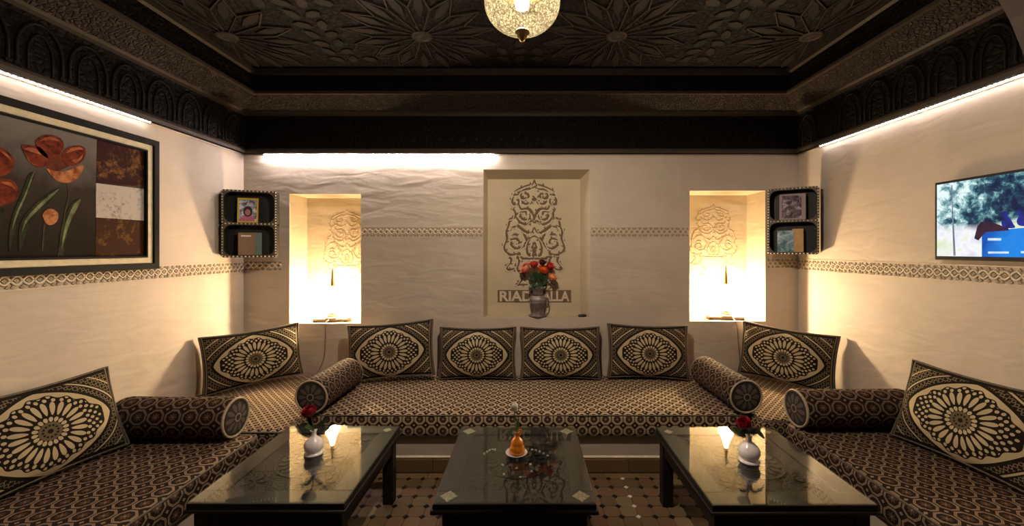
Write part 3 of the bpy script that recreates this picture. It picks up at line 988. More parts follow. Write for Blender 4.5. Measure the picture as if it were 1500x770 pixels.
# ------------------------------------------------------------------ coffee tables
TH = .395
def coffee_table(label, x0, x1, y0, y1, centre):
    cx, cy = (x0 + x1) / 2, (y0 + y1) / 2
    t = thing('coffee_table', label, 'table', (cx, cy, 0), group='low tables in a row')
    hx, hy = (x1 - x0) / 2, (y1 - y0) / 2
    ov = .030 if centre else .016
    lw = .056
    for sx in (-1, 1):
        for sy in (-1, 1):
            X0, Y0 = sx * (hx - ov - lw / 2), sy * (hy - ov - lw / 2)
            MB().box(X0 - lw / 2, X0 + lw / 2, Y0 - lw / 2, Y0 + lw / 2, 0, TH - .03).build('leg', M['table_wood'], t, bevel=.004)
    az0 = TH - (.125 if not centre else .16)
    for sy in (-1, 1):
        Y0 = sy * (hy - ov - .016)
        MB().box(-hx + ov + lw, hx - ov - lw, Y0 - .011, Y0 + .011, az0, TH - .03).build('apron', M['table_wood'], t, bevel=.002, seg=1)
    for sx in (-1, 1):
        X0 = sx * (hx - ov - .016)
        MB().box(X0 - .011, X0 + .011, -hy + ov + lw, hy - ov - lw, az0, TH - .03).build('apron', M['table_wood'], t, bevel=.002, seg=1)
    fw = .085
    zt = TH - .006
    for sy in (-1, 1):
        MB().box(-hx, hx, sy * (hy - fw / 2) - fw / 2, sy * (hy - fw / 2) + fw / 2, zt - .028, zt).build('frame_board', M['table_wood'], t, bevel=.003)
    for sx in (-1, 1):
        MB().box(sx * (hx - fw / 2) - fw / 2, sx * (hx - fw / 2) + fw / 2, -hy + fw + .0005, hy - fw - .0005, zt - .028, zt).build('frame_board', M['table_wood'], t, bevel=.003)
    MB().box(-hx + fw, hx - fw, -hy + fw, hy - fw, zt - .024, zt - .008).build('carved_panel', M['table_panel'], t)
    # moulding round the edge
    e = .008
    MB().tube([(hx + e * .2, hy, zt - .030), (-hx - e * .2, hy, zt - .030), (-hx - e * .2, -hy, zt - .030), (hx + e * .2, -hy, zt - .030)], .010 if centre else .007, 8, True).build('edge_moulding', M['table_wood'], t)
    # carved rosette under the glass
    rs = MB()
    for ring, (n, r0, r1, w) in enumerate(((12, .03, .075, .010), (20, .09, .135, .012))):
        for k in range(n):
            a = 2 * pi * (k + .5 * ring) / n
            rs.prism([(r0, 0), ((r0 + r1) / 2, w), (r1, 0), ((r0 + r1) / 2, -w)], zt - .008, zt - .003, 0, Matrix.Rotation(a, 4, 'Z'))
    rs.tube([(.082 * cos(2 * pi * k / 32), .082 * sin(2 * pi * k / 32), zt - .006) for k in range(32)], .004, 6, True)
    rs.tube([(.15 * cos(2 * pi * k / 40), .15 * sin(2 * pi * k / 40), zt - .006) for k in range(40)], .004, 6, True)
    for sx in (-1, 1):
        for sy in (-1, 1):
            for k in range(5):
                a = k * pi / 2.5
                rs.prism([(.006, 0), (.03, .010), (.05, 0), (.03, -.010)], zt - .008, zt - .003, 0, Matrix.Translation((sx * (hx - fw - .07), sy * (hy - fw - .07), 0)) @ Matrix.Rotation(a, 4, 'Z'))
    rs.build('carved_rosette', M['table_relief'], t)
    # bone diamonds at the corners
    for sx in (-1, 1):
        for sy in (-1, 1):
            if not centre and not (sy > 0): continue
            d = MB(); q = .036 if centre else .024
            pl = []
            for k in range(16):
                a = 2 * pi * k / 16; s_ = 1 / (abs(cos(a)) + abs(sin(a)))
                s_ *= 1 if k % 2 == 0 else .93
                pl.append((q * s_ * cos(a), q * s_ * sin(a)))
            d.prism(pl, zt - .001, zt + .0012)
            d.build('bone_diamond', M['bone'], t, (sx * (hx - .052), sy * (hy - .052), 0))
    if centre:
        dm = MB()
        pts = [(.070 * cos(a) + .002, .070 * sin(a) * 1.0 - .075) for a in [pi / 2, pi / 6, -pi / 9, -pi / 2.4, -pi * .78, pi * .86]] + [(.002, -.075)]
        pts += [(-.155 + .012 * k, .055 + .022 * k - .003 * k * k) for k in range(5)] + [(.145 - .018 * k, .035 + .026 * k - .003 * k * k) for k in range(5)]
        for x, y in pts: dm.lathe([(.0055, zt - .008), (.0055, zt - .0015), (1e-6, zt - .0005)], 8, 0, Matrix.Translation((x, y, 0)))
        stuff(dm.build('inlay_dots', M['bone_dot'], t))
    MB().box(-hx + .004, hx - .004, -hy + .004, hy - .004, zt + .0015, TH).build('glass_top', M['glass'], t)
    return t
coffee_table('dark low table nearest the left bench, glass top mirroring the left niche', -1.29, -.69, -1.668, -.995, False)
coffee_table('middle low table of carved dark wood with four bone diamonds', -.355, .265, -1.672, -1.01, True)
coffee_table('dark low table nearest the right bench, glass top mirroring the right niche', .70, 1.325, -1.678, -1.015, False)

# ------------------------------------------------------------------ flowers and vases
def petal(m, base, out, upv, L, W, curl, mi=0):
    """a cupped petal: base point, outward and up directions"""
    base, out, upv = Vector(base), Vector(out).normalized(), Vector(upv).normalized()
    sd = out.cross(upv).normalized(); vs = []
    for j in range(5):
        t = j / 4
        w = W * sin(pi * (.12 + .78 * t)) ** .8
        c = base + upv * (L * t) + out * (L * (.35 * sin(pi * .6 * t) + curl * t * t))
        for i in (-1, -.5, 0, .5, 1):
            vs.append(c + sd * (w * i) - out * (abs(i) ** 2 * w * .45))
    fs = [(j * 5 + i, j * 5 + i + 1, j * 5 + i + 6, j * 5 + i + 5) for j in range(4) for i in range(4)]
    m.add(vs, fs, mi, True)
def rose(m, c, r, mi=0, seed=0, axis=(0, 0, 1)):
    Q = Vector((0, 0, 1)).rotation_difference(Vector(axis)).to_matrix().to_4x4()
    T = Matrix.Translation(c) @ Q
    k = MB()
    for n, rr, L, W, curl in ((3, .12, 1.15, .45, -.15), (4, .28, 1.15, .6, .0), (5, .42, 1.05, .7, .22), (6, .52, .9, .75, .5)):
        for q in range(n):
            a = 2 * pi * q / n + rr * 9 + seed
            petal(k, (rr * .5 * cos(a) * r, rr * .5 * sin(a) * r, -.55 * r), (cos(a), sin(a), 0), (0, 0, 1), L * r, W * r, curl)
    k.sphere(.4 * r, (0, 0, -.25 * r), 10)
    m.add(k.v, k.f, mi, True, T)
def leaf(m, pts, w, mi=0, nrm=(0, -1, .4)):
    P_ = crom([Vector(p) for p in pts], 4); n = len(P_); nv = Vector(nrm)
    vs, fs = [], []
    for i, p in enumerate(P_):
        t = (P_[min(i + 1, n - 1)] - P_[max(i - 1, 0)]).normalized()
        sd = t.cross(nv).normalized(); ww = w * max(.04, sin(pi * min(.98, (i + .3) / n)))
        vs += [p + sd * ww, p + nv.normalized() * (-.18 * ww), p - sd * ww]
    for i in range(n - 1):
        for k in (0, 1): fs.append((3 * i + k, 3 * i + k + 1, 3 * i + k + 4, 3 * i + k + 3))
    m.add(vs, fs, mi, True)

VASE = [(.0245, 0), (.040, .001), (.043, .005), (.034, .010), (.030, .013), (.038, .022), (.0435, .038), (.0425, .052), (.034, .067), (.020, .078), (.012, .086), (.0105, .098), (.0125, .108), (.0155, .113), (.013, .113), (.0095, .106), (.008, .09), (.02, .07), (.03, .05), (1e-6, .03)]
def bud_vase(label, x, y, k):
    t = thing('bud_vase', label, 'vase', (x, y, TH), group='white bud vases on the outer tables')
    MB().lathe([(r * k, z * k) for r, z in VASE], 28).build('vase_body', M['white_china'], t)
    return t
bud_vase('white round bud vase on the left table holding a crimson rose', -.998, -1.305, .98)
bud_vase('white round bud vase on the right table holding a drooping crimson rose', 1.008, -1.372, 1.06)

def single_rose(label, bx, by, bz, hd, r, axis, lv):
    t = thing('rose', label, 'flower', (bx, by, bz), group='crimson roses in the bud vases')
    hd = Vector(hd)
    MB().tube(crom([(0, 0, -.06), (0, 0, 0), hd * .55 + Vector((.004, 0, 0)), hd], 4), .0025, 6).build('stem', M['leaf'], t)
    m = MB(); rose(m, hd, r, 0, 1.0, axis); m.build('flower_head', M['red_petal'], t)
    for p, mt in lv:
        l = MB(); leaf(l, p, .011); l.build('leaf', M[mt], t)
single_rose('crimson rose upright in the white vase on the left table', -.998, -1.305, TH + .106, (-.022, 0, .088), .037, (-.1, -.35, 1),
            [([(0, 0, .0), (-.03, -.01, .03), (-.06, -.01, .035)], 'leaf_light'), ([(0, 0, .01), (.03, 0, .03), (.066, 0, .062)], 'leaf')])
single_rose('dark crimson rose drooping to the left from the vase on the right table', 1.008, -1.372, TH + .116, (-.024, -.005, .055), .034, (-.45, -.3, .8),
            [([(0, 0, .01), (-.02, 0, .018), (-.046, -.005, .002)], 'leaf'), ([(0, 0, .008), (.035, 0, .02), (.068, -.005, -.012)], 'leaf')])

sx_, sy_ = -.046, -1.315
t = thing('saucer', 'small white saucer under the orange vase on the middle table', 'saucer', (sx_, sy_, TH))
MB().lathe([(.028, 0), (.030, .002), (.046, .009), (.051, .013), (.049, .0145), (.034, .007), (1e-6, .006)], 32).build('dish', M['white_china'], t)
t = thing('orange_vase', 'small glossy orange gourd-shaped vase on a white saucer', 'vase', (sx_ + .003, sy_, TH + .006))
MB().lathe([(.026, 0), (.035, .008), (.037, .022), (.031, .038), (.027, .043), (.029, .050), (.026, .060), (.016, .072), (.009, .080), (.008, .092), (.012, .101), (.010, .102), (.006, .093), (.006, .08), (1e-6, .06)], 28).build('vase_body', M['orange_glaze'], t)
m = MB(); m.tube(crom([(.007, 0, .084), (.018, -.002, .092), (.022, -.002, .105), (.012, -.001, .112), (.006, 0, .104)], 4), .003, 6); m.build('handle', M['orange_glaze'], t)
t = thing('tulip', 'white tulip with a long green stem standing in the orange vase', 'flower', (sx_ + .003, sy_, TH + .10))
MB().tube(crom([(0, 0, -.03), (-.002, .004, .02), (-.012, .012, .055), (-.012, .012, .098)], 4), .0028, 6).build('stem', M['leaf_light'], t)
m = MB()
for q in range(6):
    a = q * pi / 3 + .3
    petal(m, (-.012 + .004 * cos(a), .012 + .004 * sin(a), .096), (cos(a), sin(a), 0), (0, 0, 1), .046, .0145, -.30)
m.sphere(.013, (-.012, .012, .114), 10, 0, 1.4)
m.build('flower_head', M['white_flower'], t)
m = MB(); leaf(m, [(0, .002, 0), (-.020, .006, .016), (-.036, .004, -.005), (-.042, 0, -.030)], .008); leaf(m, [(0, .004, .01), (.004, .006, .04), (-.004, .006, .066)], .007); m.build('leaf', M['leaf_light'], t)

# centre niche: mauve vase with mixed flowers
vx, vy, vz = .094, .055, NC[2]
t = thing('flower_vase', 'mauve pottery vase with handle and foot in the centre niche', 'vase', (vx, vy, vz))
MB().lathe([(.066, 0), (.074, .005), (.074, .014), (.056, .022), (.045, .030), (.051, .06), (.062, .105), (.068, .128)], 28).build('vase_body', M['mauve_pot'], t)
MB().lathe([(.068, .128), (.066, .145), (.059, .160), (.050, .172)], 28).build('painted_band', M['mauve_pot_light'], t)
MB().lathe([(.050, .172), (.045, .19), (.044, .205), (.052, .224), (.056, .229), (.051, .228), (.038, .205), (1e-6, .16)], 28).build('vase_neck', M['mauve_pot'], t)
MB().tube(crom([(.056, 0, .155), (.085, -.01, .14), (.080, -.01, .085), (.052, 0, .065)], 4), .006, 6).build('handle', M['mauve_pot'], t)
fl = [('pale pink rose at the left of the niche bouquet', 770, 393, .048, 'pink_petal'), ('red rose at the top left of the niche bouquet', 782, 387.5, .040, 'scarlet'),
      ('dark maroon rose at the top of the niche bouquet', 794, 384.5, .030, 'dark_red'), ('bright orange rose in the middle of the niche bouquet', 796, 395, .050, 'orange_petal'),
      ('red rose at the right of the niche bouquet', 805, 390, .038, 'scarlet'), ('peach rose drooping at the lower right of the niche bouquet', 809, 406, .040, 'peach_petal')]
kk = (CD + vy) / F
for i, (lab, px, py, r, mt) in enumerate(fl):
    hx_, hz_ = (px - VX) * kk, CZ - (py - VY) * kk
    t = thing('rose', lab, 'flower', (vx, vy, vz + .20), group='mixed roses in the mauve vase')
    hd = Vector((hx_ - vx, -.012 * (i % 3) - .01, hz_ - vz - .20))
    ax = Vector((hd.x * 2.2, -.12 - abs(hd.x), .2 + .3 * (i % 2)))
    MB().tube(crom([(.01 * cos(i), .01 * sin(i), -.05), (0.012 * cos(i), .012 * sin(i), .0), hd * .6, hd], 4), .003, 6).build('stem', M['leaf'], t)
    m = MB(); rose(m, hd, r * 1.05, 0, i * 1.3, ax); m.build('flower_head', M[mt], t)
    l = MB(); random.seed(40 + i)
    for q in range(12):
        a = random.uniform(0, 2 * pi); rr = random.uniform(.02, .075); z = random.uniform(.01, .17)
        b = hd * random.uniform(.05, .4)
        e = Vector((rr * cos(a) * 1.1, rr * sin(a) * .5 - .018, z))
        leaf(l, [b, (b + e) / 2 + Vector((0, 0, .012)), e], random.uniform(.013, .02), 0, (random.uniform(-.4, .4), -1, random.uniform(0, .5)))
    stuff(l.build('leaves', M['leaf'], t))
t = thing('small_gadget', 'small black rounded gadget at the right end of the centre niche', 'gadget', (.452, .045, NC[2]), (0, 0, R(20)))
MB().lathe([(.025, 0), (.030, .004), (.030, .012), (.022, .02), (1e-6, .022)], 20, 0, Matrix.Diagonal((1.25, .8, 1, 1))).build('case', M['black_plastic'], t)
MB().lathe([(.012, .019), (.010, .0245), (1e-6, .025)], 12, 0, Matrix.Translation((-.008, 0, 0))).build('button', M['grey_pink'], t)

# ------------------------------------------------------------------ niche lamps
def niche_lamp(lab, labb, x, y, zf, bx, rot, cordpts, side):
    b = thing('lamp_stand', labb, 'stand', (bx, y - .02, zf), (0, 0, rot))
    MB().box(-.135, .135, -.05, .05, .012, .026).build('board', M['lampboard'], b, bevel=.003)
    for sx in (-1, 1): MB().box(sx * .120 - .015, sx * .120 + .015, -.048, .048, 0, .012).build('foot', M['black_metal'], b)
    MB().lathe([(.058, .026), (.058, .032), (.05, .036), (1e-6, .036)], 24).build('disc', M['lampboard'], b)
    zb = zf + .036
    t = thing('niche_lamp', lab, 'lamp', (x, y, zb))
    MB().lathe([(.040, 0), (.042, .006), (.022, .014), (.018, .026), (.024, .032)], 24).build('lamp_base', M['brass'], t)
    sh = [(.024, .030), (.046, .050), (.060, .080), (.062, .105), (.054, .135), (.040, .165), (.029, .195), (.021, .225), (.015, .25)]
    MB().lathe(sh + [(r - .002, z) for r, z in sh[::-1]], 28).build('lamp_shade', M['lamp_shade'], t)
    MB().sphere(.024, (0, 0, .095), 14).build('bulb', M['niche_bulb'], t)
    MB().lathe([(.0165, .248), (.017, .255), (.013, .262), (.015, .268), (.012, .30), (.008, .35), (.004, .395), (1e-6, .41)], 16).build('finial', M['brass'], t)
    MB().tube(crom([Vector(p) - Vector((x, y, zb)) for p in cordpts], 5), .0035, 6).build('power_cord', M['cord'], t)
nlx = (487 - VX) * (CD + .125) / F; nrx = (1063.5 - VX) * (CD + .12) / F
niche_lamp('glowing onion-shaped table lamp with dark finial in the left niche', 'flat wooden stand under the lamp in the left niche', nlx, .125, NL[2], nlx + .01, R(4),
           [(nlx + .03, .115, NL[2] + .042), (-1.60, .02, NL[2] + .012), (-1.59, -.012, NL[2] - .03), (-1.592, -.014, .62), (-1.60, -.02, .50), (-1.63, -.05, .40), (-1.64, -.12, SZ + .012)], 1)
niche_lamp('glowing onion-shaped table lamp with dark finial in the right niche', 'flat wooden stand under the lamp in the right niche', nrx, .12, NR[2], nrx - .02, R(-7),
           [(nrx + .03, .11, NR[2] + .042), (1.665, .02, NR[2] + .012), (1.67, -.012, NR[2] - .03), (1.68, -.014, .62), (1.69, -.014, .50), (1.695, -.016, .43), (1.69, -.03, SZ + .012)], -1)

# ------------------------------------------------------------------ pendant lamp
pd = 1.50
gx, gy = (765 - VX) * pd / F, pd - CD
t = thing('pendant_lamp', 'round crackled glass pendant lamp hanging from the carved ceiling', 'lamp', (gx, gy, 2.275))
gr = .142
pr = [(gr * sin(a), -gr * .76 * cos(a)) for a in [R(9) + (R(128) - R(9)) * k / 20 for k in range(21)]]
MB().lathe(pr, 48).build('globe', M['globe'], t)
MB().lathe([(gr * sin(R(128)) + .004, gr * .76 * -cos(R(128)) - .004), (gr * sin(R(128)) + .006, gr * .76 * -cos(R(128)) + .004), (.09, .098), (.05, .122), (.018, .135), (.012, .16)], 32).build('cap', M['brass'], t)
MB().lathe([(1e-6, -gr * .76 - .036), (.009, -gr * .76 - .033), (.013, -gr * .76 - .025), (.019, -gr * .76 - .016), (.017, -gr * .76 - .010), (.028, -gr * .76 - .002), (.024, -gr * .76 + .006)], 20).build('finial', M['brass'], t)
MB().sphere(.027, (0, 0, .0), 14).build('bulb', M['pendant_bulb'], t)
MB().tube([(0, 0, .03), (0, 0, .13)], .012, 10).build('bulb_holder', M['black_metal'], t)
m = MB(); zz = .155; k = 0
while zz < ZC - 2.275 - .02:
    a = (k % 2) * pi / 2
    m.tube([(.007 * cos(b) * cos(a), .007 * cos(b) * sin(a), zz + .011 * sin(b)) for b in [2 * pi * q / 10 for q in range(10)]], .002, 5, True); zz += .017; k += 1
m.build('chain', M['brass'], t)
MB().lathe([(.045, ZC - 2.275 - .02), (.045, ZC - 2.275 + .008), (.012, ZC - 2.275 - .034)][::-1], 20).build('ceiling_rose', M['brass'], t)

# ------------------------------------------------------------------ LED strips under the frieze
def led_strip(label, A, B, inward, step, glow='led'):
    A, B, I = Vector(A), Vector(B), Vector(inward)
    d = (B - A); L = d.length; u = d.normalized()
    X = Matrix.Translation(A) @ Matrix((( u.x, I.x, 0, 0), (u.y, I.y, 0, 0), (0, 0, 1, 0), (0, 0, 0, 1)))
    t = thing('led_strip', label, 'light strip', A, group='light strips under the frieze')
    X = Matrix.Translation(-A) @ X
    m = MB(); m.box(0, L, -.006, .006, 0, .004, 0, X); m.build('tape', M['led_tape'], t)
    m = MB(); n = int(L / step)
    for k in range(n):
        x = (k + .5) * L / n
        m.box(x - step * .22, x + step * .22, -.0035, .0035, -.004, 0, 0, X)
    stuff(m.build('led_beads', M[glow], t))
zl = ZB - .0045
led_strip('glowing white light strip above the back wall, left of the centre niche', ((386 - VX) * (CD - .027) / F, -.027, zl), ((724 - VX) * (CD - .027) / F, -.027, zl), (0, -1, 0), .02)
led_strip('glowing white light strip along the left wall above the tulip painting', (XL + .027, -.815, zl), (XL + .027, -2.3, zl), (1, 0, 0), .022, 'led_side')
led_strip('glowing white light strip along the right wall above the television', (XR - .027, -.27, zl), (XR - .027, -2.3, zl), (-1, 0, 0), .022, 'led_side')

# ------------------------------------------------------------------ tulip painting on the left wall
XP = XL + .030
yr, yl_, zt_, zb_ = -.772, -2.02, 2.003, 1.238
t = thing('framed_painting', 'large framed painting of red tulips on the left wall', 'painting', (XL, (yr + yl_) / 2, (zt_ + zb_) / 2))
O = Vector((XL, (yr + yl_) / 2, (zt_ + zb_) / 2))
def ring_frame(o0, o1, x0, x1, name, mat):
    """rectangular ring in the wall plane from inset o0 to o1"""
    m = MB()
    a = (yl_ + o0, yr - o0, zb_ + o0, zt_ - o0); b = (yl_ + o1, yr - o1, zb_ + o1, zt_ - o1)
    def rect(r, x): return [(x - O.x, r[0] - O.y, r[2] - O.z), (x - O.x, r[1] - O.y, r[2] - O.z), (x - O.x, r[1] - O.y, r[3] - O.z), (x - O.x, r[0] - O.y, r[3] - O.z)]
    vs = rect(a, x0) + rect(a, x1) + rect(b, x1) + rect(b, x0)
    fs = []
    for i in range(4):
        j = (i + 1) % 4
        for q in (0, 4, 8): fs.append((q + i, q + j, q + 4 + j, q + 4 + i))
        fs.append((12 + i, 12 + j, j, i))
    m.add(vs, fs)
    return m.build(name, mat, t, bevel=.003)
ring_frame(0, .034, XL + .001, XL + .040, 'frame', M['frame_black'])
ring_frame(.034, .068, XL + .001, XL + .030, 'liner', M['liner'])
ring_frame(.068, .078, XL + .001, XL + .036, 'inner_rim', M['frame_black'])
def canvas_mat():
    m, nt, b = new_mat('painted_canvas_ground')
    tc = nt.nodes.new('ShaderNodeTexCoord'); sp = nt.nodes.new('ShaderNodeSeparateXYZ'); nt.links.new(tc.outputs['Object'], sp.inputs[0])
    z = S(nt, sp.outputs[2])
    nz = noise(nt, coords(nt), 7, 5, .6, .6)
    f = ((z + .30) / .60 + (nz - .5) * .55).m('ADD', 0.0, clamp=True)
    nt.links.new(ramp(nt, f, (0.0, (0.012, 0.008, 0.005)), (.55, (0.030, 0.023, 0.016)), (1.0, (0.13, 0.118, 0.112))), b.inputs['Base Color'])
    setp(b, rough=.75, spec=.06); bump(nt, b, noise(nt, coords(nt), 60, 4), .15, .002)
    return m
def fleck_mat(name, base, gold, thr, scale):
    m, nt, b = new_mat(name)
    n1 = noise(nt, coords(nt), scale, 5, .7); n2 = noise(nt, coords(nt), 9, 3)
    f = ((n1 * .7 + n2 * .5) - thr).m('MULTIPLY', 6.0, clamp=True)
    nt.links.new(mixc(nt, f, base, gold), b.inputs['Base Color']); setp(b, rough=.7, spec=.08)
    return m
def streak_paint(name, a, c, scale=24, st=(1, 1, 1)):
    m, nt, b = new_mat(name)
    n1 = noise(nt, coords(nt, 'Object', st), scale, 4, .6, .5)
    nt.links.new(ramp(nt, n1, (.35, a), (.68, c)), b.inputs['Base Color']); setp(b, rough=.7, spec=.08)
    return m
can = MB().box(XL + .002 - O.x, XL + .018 - O.x, yl_ + .07 - O.y, yr - .07 - O.y, zb_ + .07 - O.z, zt_ - .07 - O.z).build('canvas', canvas_mat(), t)
pm = dict(red=streak_paint('paint_red', (.045, .005, .002), (.17, .030, .010), 26), cup=streak_paint('paint_orange', (.15, .026, .007), (.40, .18, .075), 30),
          dark=streak_paint('paint_maroon', (.05, .012, .006), (.12, .03, .01)), leaf=streak_paint('paint_leaf', (.006, .009, .004), (.030, .036, .014), 22),
          stem=streak_paint('paint_stem', (.03, .02, .012), (.07, .05, .03)),
          brown=fleck_mat('paint_redbrown', (.024, .006, .004), (.17, .075, .018), .62, 34), ochre=fleck_mat('paint_ochre', (.034, .011, .004), (.17, .085, .016), .62, 26),
          white=fleck_mat('paint_white', (.36, .32, .29), (.12, .09, .08), .62, 44),
          glint=streak_paint('paint_highlight', (.14, .035, .012), (.34, .12, .05), 30), edge=streak_paint('paint_leaf_edge', (.06, .07, .03), (.19, .20, .10), 22))
def paint(poly, mt, name, lift, smooth=True):
    px = [(x / 2.85, 140 + y / 2.85) for x, y in poly]
    if smooth: px = [(p.x, p.y) for p in crom(px, 4, True)]
    pts = [LW(x, y, XL + .020) for x, y in px]
    lim0, lim1, limz0, limz1 = yl_ + .079, yr - .079, zb_ + .079, zt_ - .079
    pts = [(min(max(a, lim0), lim1) - O.y, min(max(b, limz0), limz1) - O.z) for a, b in pts]
    X = Matrix(((0, 0, 1, XL + .018 - O.x), (1, 0, 0, 0), (0, 1, 0, 0), (0, 0, 0, 1)))
    return MB().prism(pts, -.001, lift, 0, X).build(name, pm[mt], can)
paint([(406, 150), (640, 150), (640, 386), (403, 363)], 'brown', 'painted_panel', .0010, False)
paint([(402, 509), (640, 524), (640, 720), (400, 720)], 'ochre', 'painted_panel', .0010, False)
paint([(401, 365), (611, 391), (611, 522), (401, 508)], 'white', 'painted_panel', .0018, False)
def thick(pts, w):
    up = [(x - w, y) for x, y in pts]; return up + [(x + w, y) for x, y in pts[::-1]]
paint(thick([(280, 362), (288, 420), (270, 500), (245, 670)], 3), 'stem', 'painted_stem', .0012)
paint(thick([(186, 540), (178, 640)], 3), 'stem', 'painted_stem', .0012)
for lf in ([(145, 320), (120, 330), (95, 400), (60, 480), (40, 560), (40, 650), (60, 570), (88, 500), (112, 420), (140, 345)],
           [(248, 390), (215, 400), (150, 450), (98, 510), (80, 570), (85, 650), (122, 540), (172, 480), (222, 430)],
           [(340, 435), (310, 440), (275, 495), (255, 560), (248, 650), (262, 672), (276, 600), (292, 540), (322, 470)],
           [(20, 470), (-20, 520), (-60, 600), (-60, 690), (-10, 600)]):
    paint(lf, 'leaf', 'painted_leaf', .0016)
paint([(195, 255), (262, 250), (292, 290), (230, 318), (200, 302)], 'dark', 'painted_petal', .0014)
for pl, mt in (([(90, 210), (120, 205), (165, 215), (198, 250), (198, 288), (160, 300), (118, 270)], 'red'),
               ([(150, 190), (175, 168), (215, 163), (255, 180), (267, 210), (250, 248), (215, 265), (180, 250), (155, 220)], 'red'),
               ([(262, 240), (285, 215), (330, 207), (358, 225), (350, 265), (315, 292), (280, 290), (260, 265)], 'red'),
               ([(195, 305), (230, 315), (275, 315), (346, 290), (336, 330), (300, 360), (260, 362), (225, 345)], 'cup'),
               ([(-60, 235), (0, 215), (35, 235), (62, 275), (40, 322), (-20, 340), (-70, 300)], 'red'),
               ([(-60, 360), (0, 348), (45, 350), (75, 385), (70, 430), (30, 455), (-30, 462), (-70, 420)], 'red'),
               ([(178, 500), (192, 478), (218, 473), (242, 490), (240, 520), (220, 538), (195, 535)], 'cup')):
    paint(pl, mt, 'painted_petal', .0022)

for pl in ([(100, 222), (122, 216), (150, 224), (170, 246), (150, 240), (124, 232)], [(165, 190), (190, 174), (222, 174), (248, 190), (220, 186), (190, 186)],
           [(275, 240), (296, 220), (330, 214), (346, 224), (322, 226), (296, 234)], [(112, 250), (130, 280), (160, 292), (136, 286), (116, 268)], [(300, 270), (330, 262), (344, 246), (340, 262), (318, 280)],
           [(0, 228), (30, 244), (52, 276), (30, 258)], [(5, 362), (40, 362), (64, 388), (36, 376)], [(190, 492), (206, 482), (226, 486), (206, 492)]):
    paint(pl, 'glint', 'painted_highlight', .0027)
for pl in ([(143, 320), (132, 336), (104, 410), (68, 488), (50, 560), (76, 490), (108, 418)], [(246, 392), (216, 408), (158, 458), (108, 516), (92, 570), (116, 522), (168, 468)],
           [(338, 436), (312, 450), (284, 506), (266, 570), (258, 640), (276, 574), (300, 512)]):
    paint(pl, 'edge', 'painted_highlight', .0022)

# ------------------------------------------------------------------ television on the right wall
XT = XR - .050
ty0, ty1, tz0, tz1 = -1.835, -1.113, 1.300, 1.697
O2 = Vector((XR, (ty0 + ty1) / 2, (tz0 + tz1) / 2))
tv = thing('television', 'flat television on the right wall showing a blue convertible car', 'television', O2)
MB().box(-.050, -.018, ty0 - O2.y, ty1 - O2.y, tz0 - O2.z, tz1 - O2.z).build('housing', M['black_plastic'], tv, bevel=.004)
MB().box(-.018, -.0002, -.12, .12, -.1, .1).build('wall_bracket', M['black_metal'], tv)
def screen_mat():
    m, nt, b = new_mat('screen_foliage')
    v = coords(nt, 'Object')
    n1 = noise(nt, v, 24, 6, .65, .35); n2 = noise(nt, v, 4, 2)
    tc = nt.nodes.new('ShaderNodeTexCoord'); sp = nt.nodes.new('ShaderNodeSeparateXYZ'); nt.links.new(tc.outputs['Object'], sp.inputs[0])
    z = S(nt, sp.outputs[2]); y = S(nt, sp.outputs[1])
    f = n1 * .75 + n2 * .35 + (y - .1) * .35 
    c = ramp(nt, f, (.46, (.003, .012, .055)), (.54, (.015, .075, .12)), (.61, (.20, .42, .45)), (.69, (.80, .97, .97)))
    g = ramp(nt, noise(nt, v, 9, 4), (.35, (.65, .68, .80)), (.5, (.95, .95, 1.0)), (.65, (.75, .85, .55)))
    low = ((z * -1.0) - .012 + (n2 - .5) * .10).m('MULTIPLY', 30.0, clamp=True)
    em = mixc(nt, low, c, g)
    setp(b, color=(0, 0, 0), rough=.15)
    nt.links.new(em, b.inputs['Emission Color']); b.inputs['Emission Strength'].default_value = 1.0
    return m
be = .013
scr = MB().box(-.0512, -.0500, ty0 + be - O2.y, ty1 - be - O2.y, tz0 + be + .006 - O2.z, tz1 - be - O2.z).build('screen', screen_mat(), tv)
def glow(name, a, c, s=18):
    m, nt, b = new_mat(name); setp(b, color=(0, 0, 0), rough=.2)
    nt.links.new(ramp(nt, noise(nt, coords(nt), s, 3), (.35, a), (.65, c)), b.inputs['Emission Color']); b.inputs['Emission Strength'].default_value = 1.0
    return m
gm = dict(car=glow('screen_car_blue', (.0, .06, .42), (.01, .24, .80), 7), seat=glow('screen_seat', (.02, .01, .02), (.06, .02, .05)), trunk=glow('screen_trunk', (.10, .12, .22), (.30, .3, .4)),
          man=glow('screen_figure', (.005, .01, .10), (.02, .03, .35)), bar=glow('screen_white', (.5, .7, .9), (.8, .9, 1.0)))
def show(poly, mt, name, lift, smooth=False):
    px = [(1360 + x / 5.136, 240 + y / 5.136) for x, y in poly]
    if smooth: px = [(p.x, p.y) for p in crom(px, 4, True)]
    pts = [LW(x, y, XR - .0515) for x, y in px]
    pts = [(min(max(a, ty0 + be), ty1 - be) - O2.y, min(max(b, tz0 + be + .006), tz1 - be) - O2.z) for a, b in pts]
    X = Matrix(((0, 0, -1, -.0512), (1, 0, 0, 0), (0, 1, 0, 0), (0, 0, 0, 1)))
    m = MB().prism(pts, -.0001, lift, 0, X)
    o = m.build(name, gm[mt], scr)
    bm = bmesh.new(); bm.from_mesh(o.data); bmesh.ops.recalc_face_normals(bm, faces=bm.faces); bm.to_mesh(o.data); bm.free()
show([(172, 160), (180, 160), (186, 380), (205, 690), (188, 690), (178, 400)], 'trunk', 'screen_tree_trunk', .0003)
show([(402, 540), (430, 508), (600, 490), (719, 480), (1000, 460), (1400, 500), (1400, 900), (402, 900)], 'car', 'screen_car', .0004)
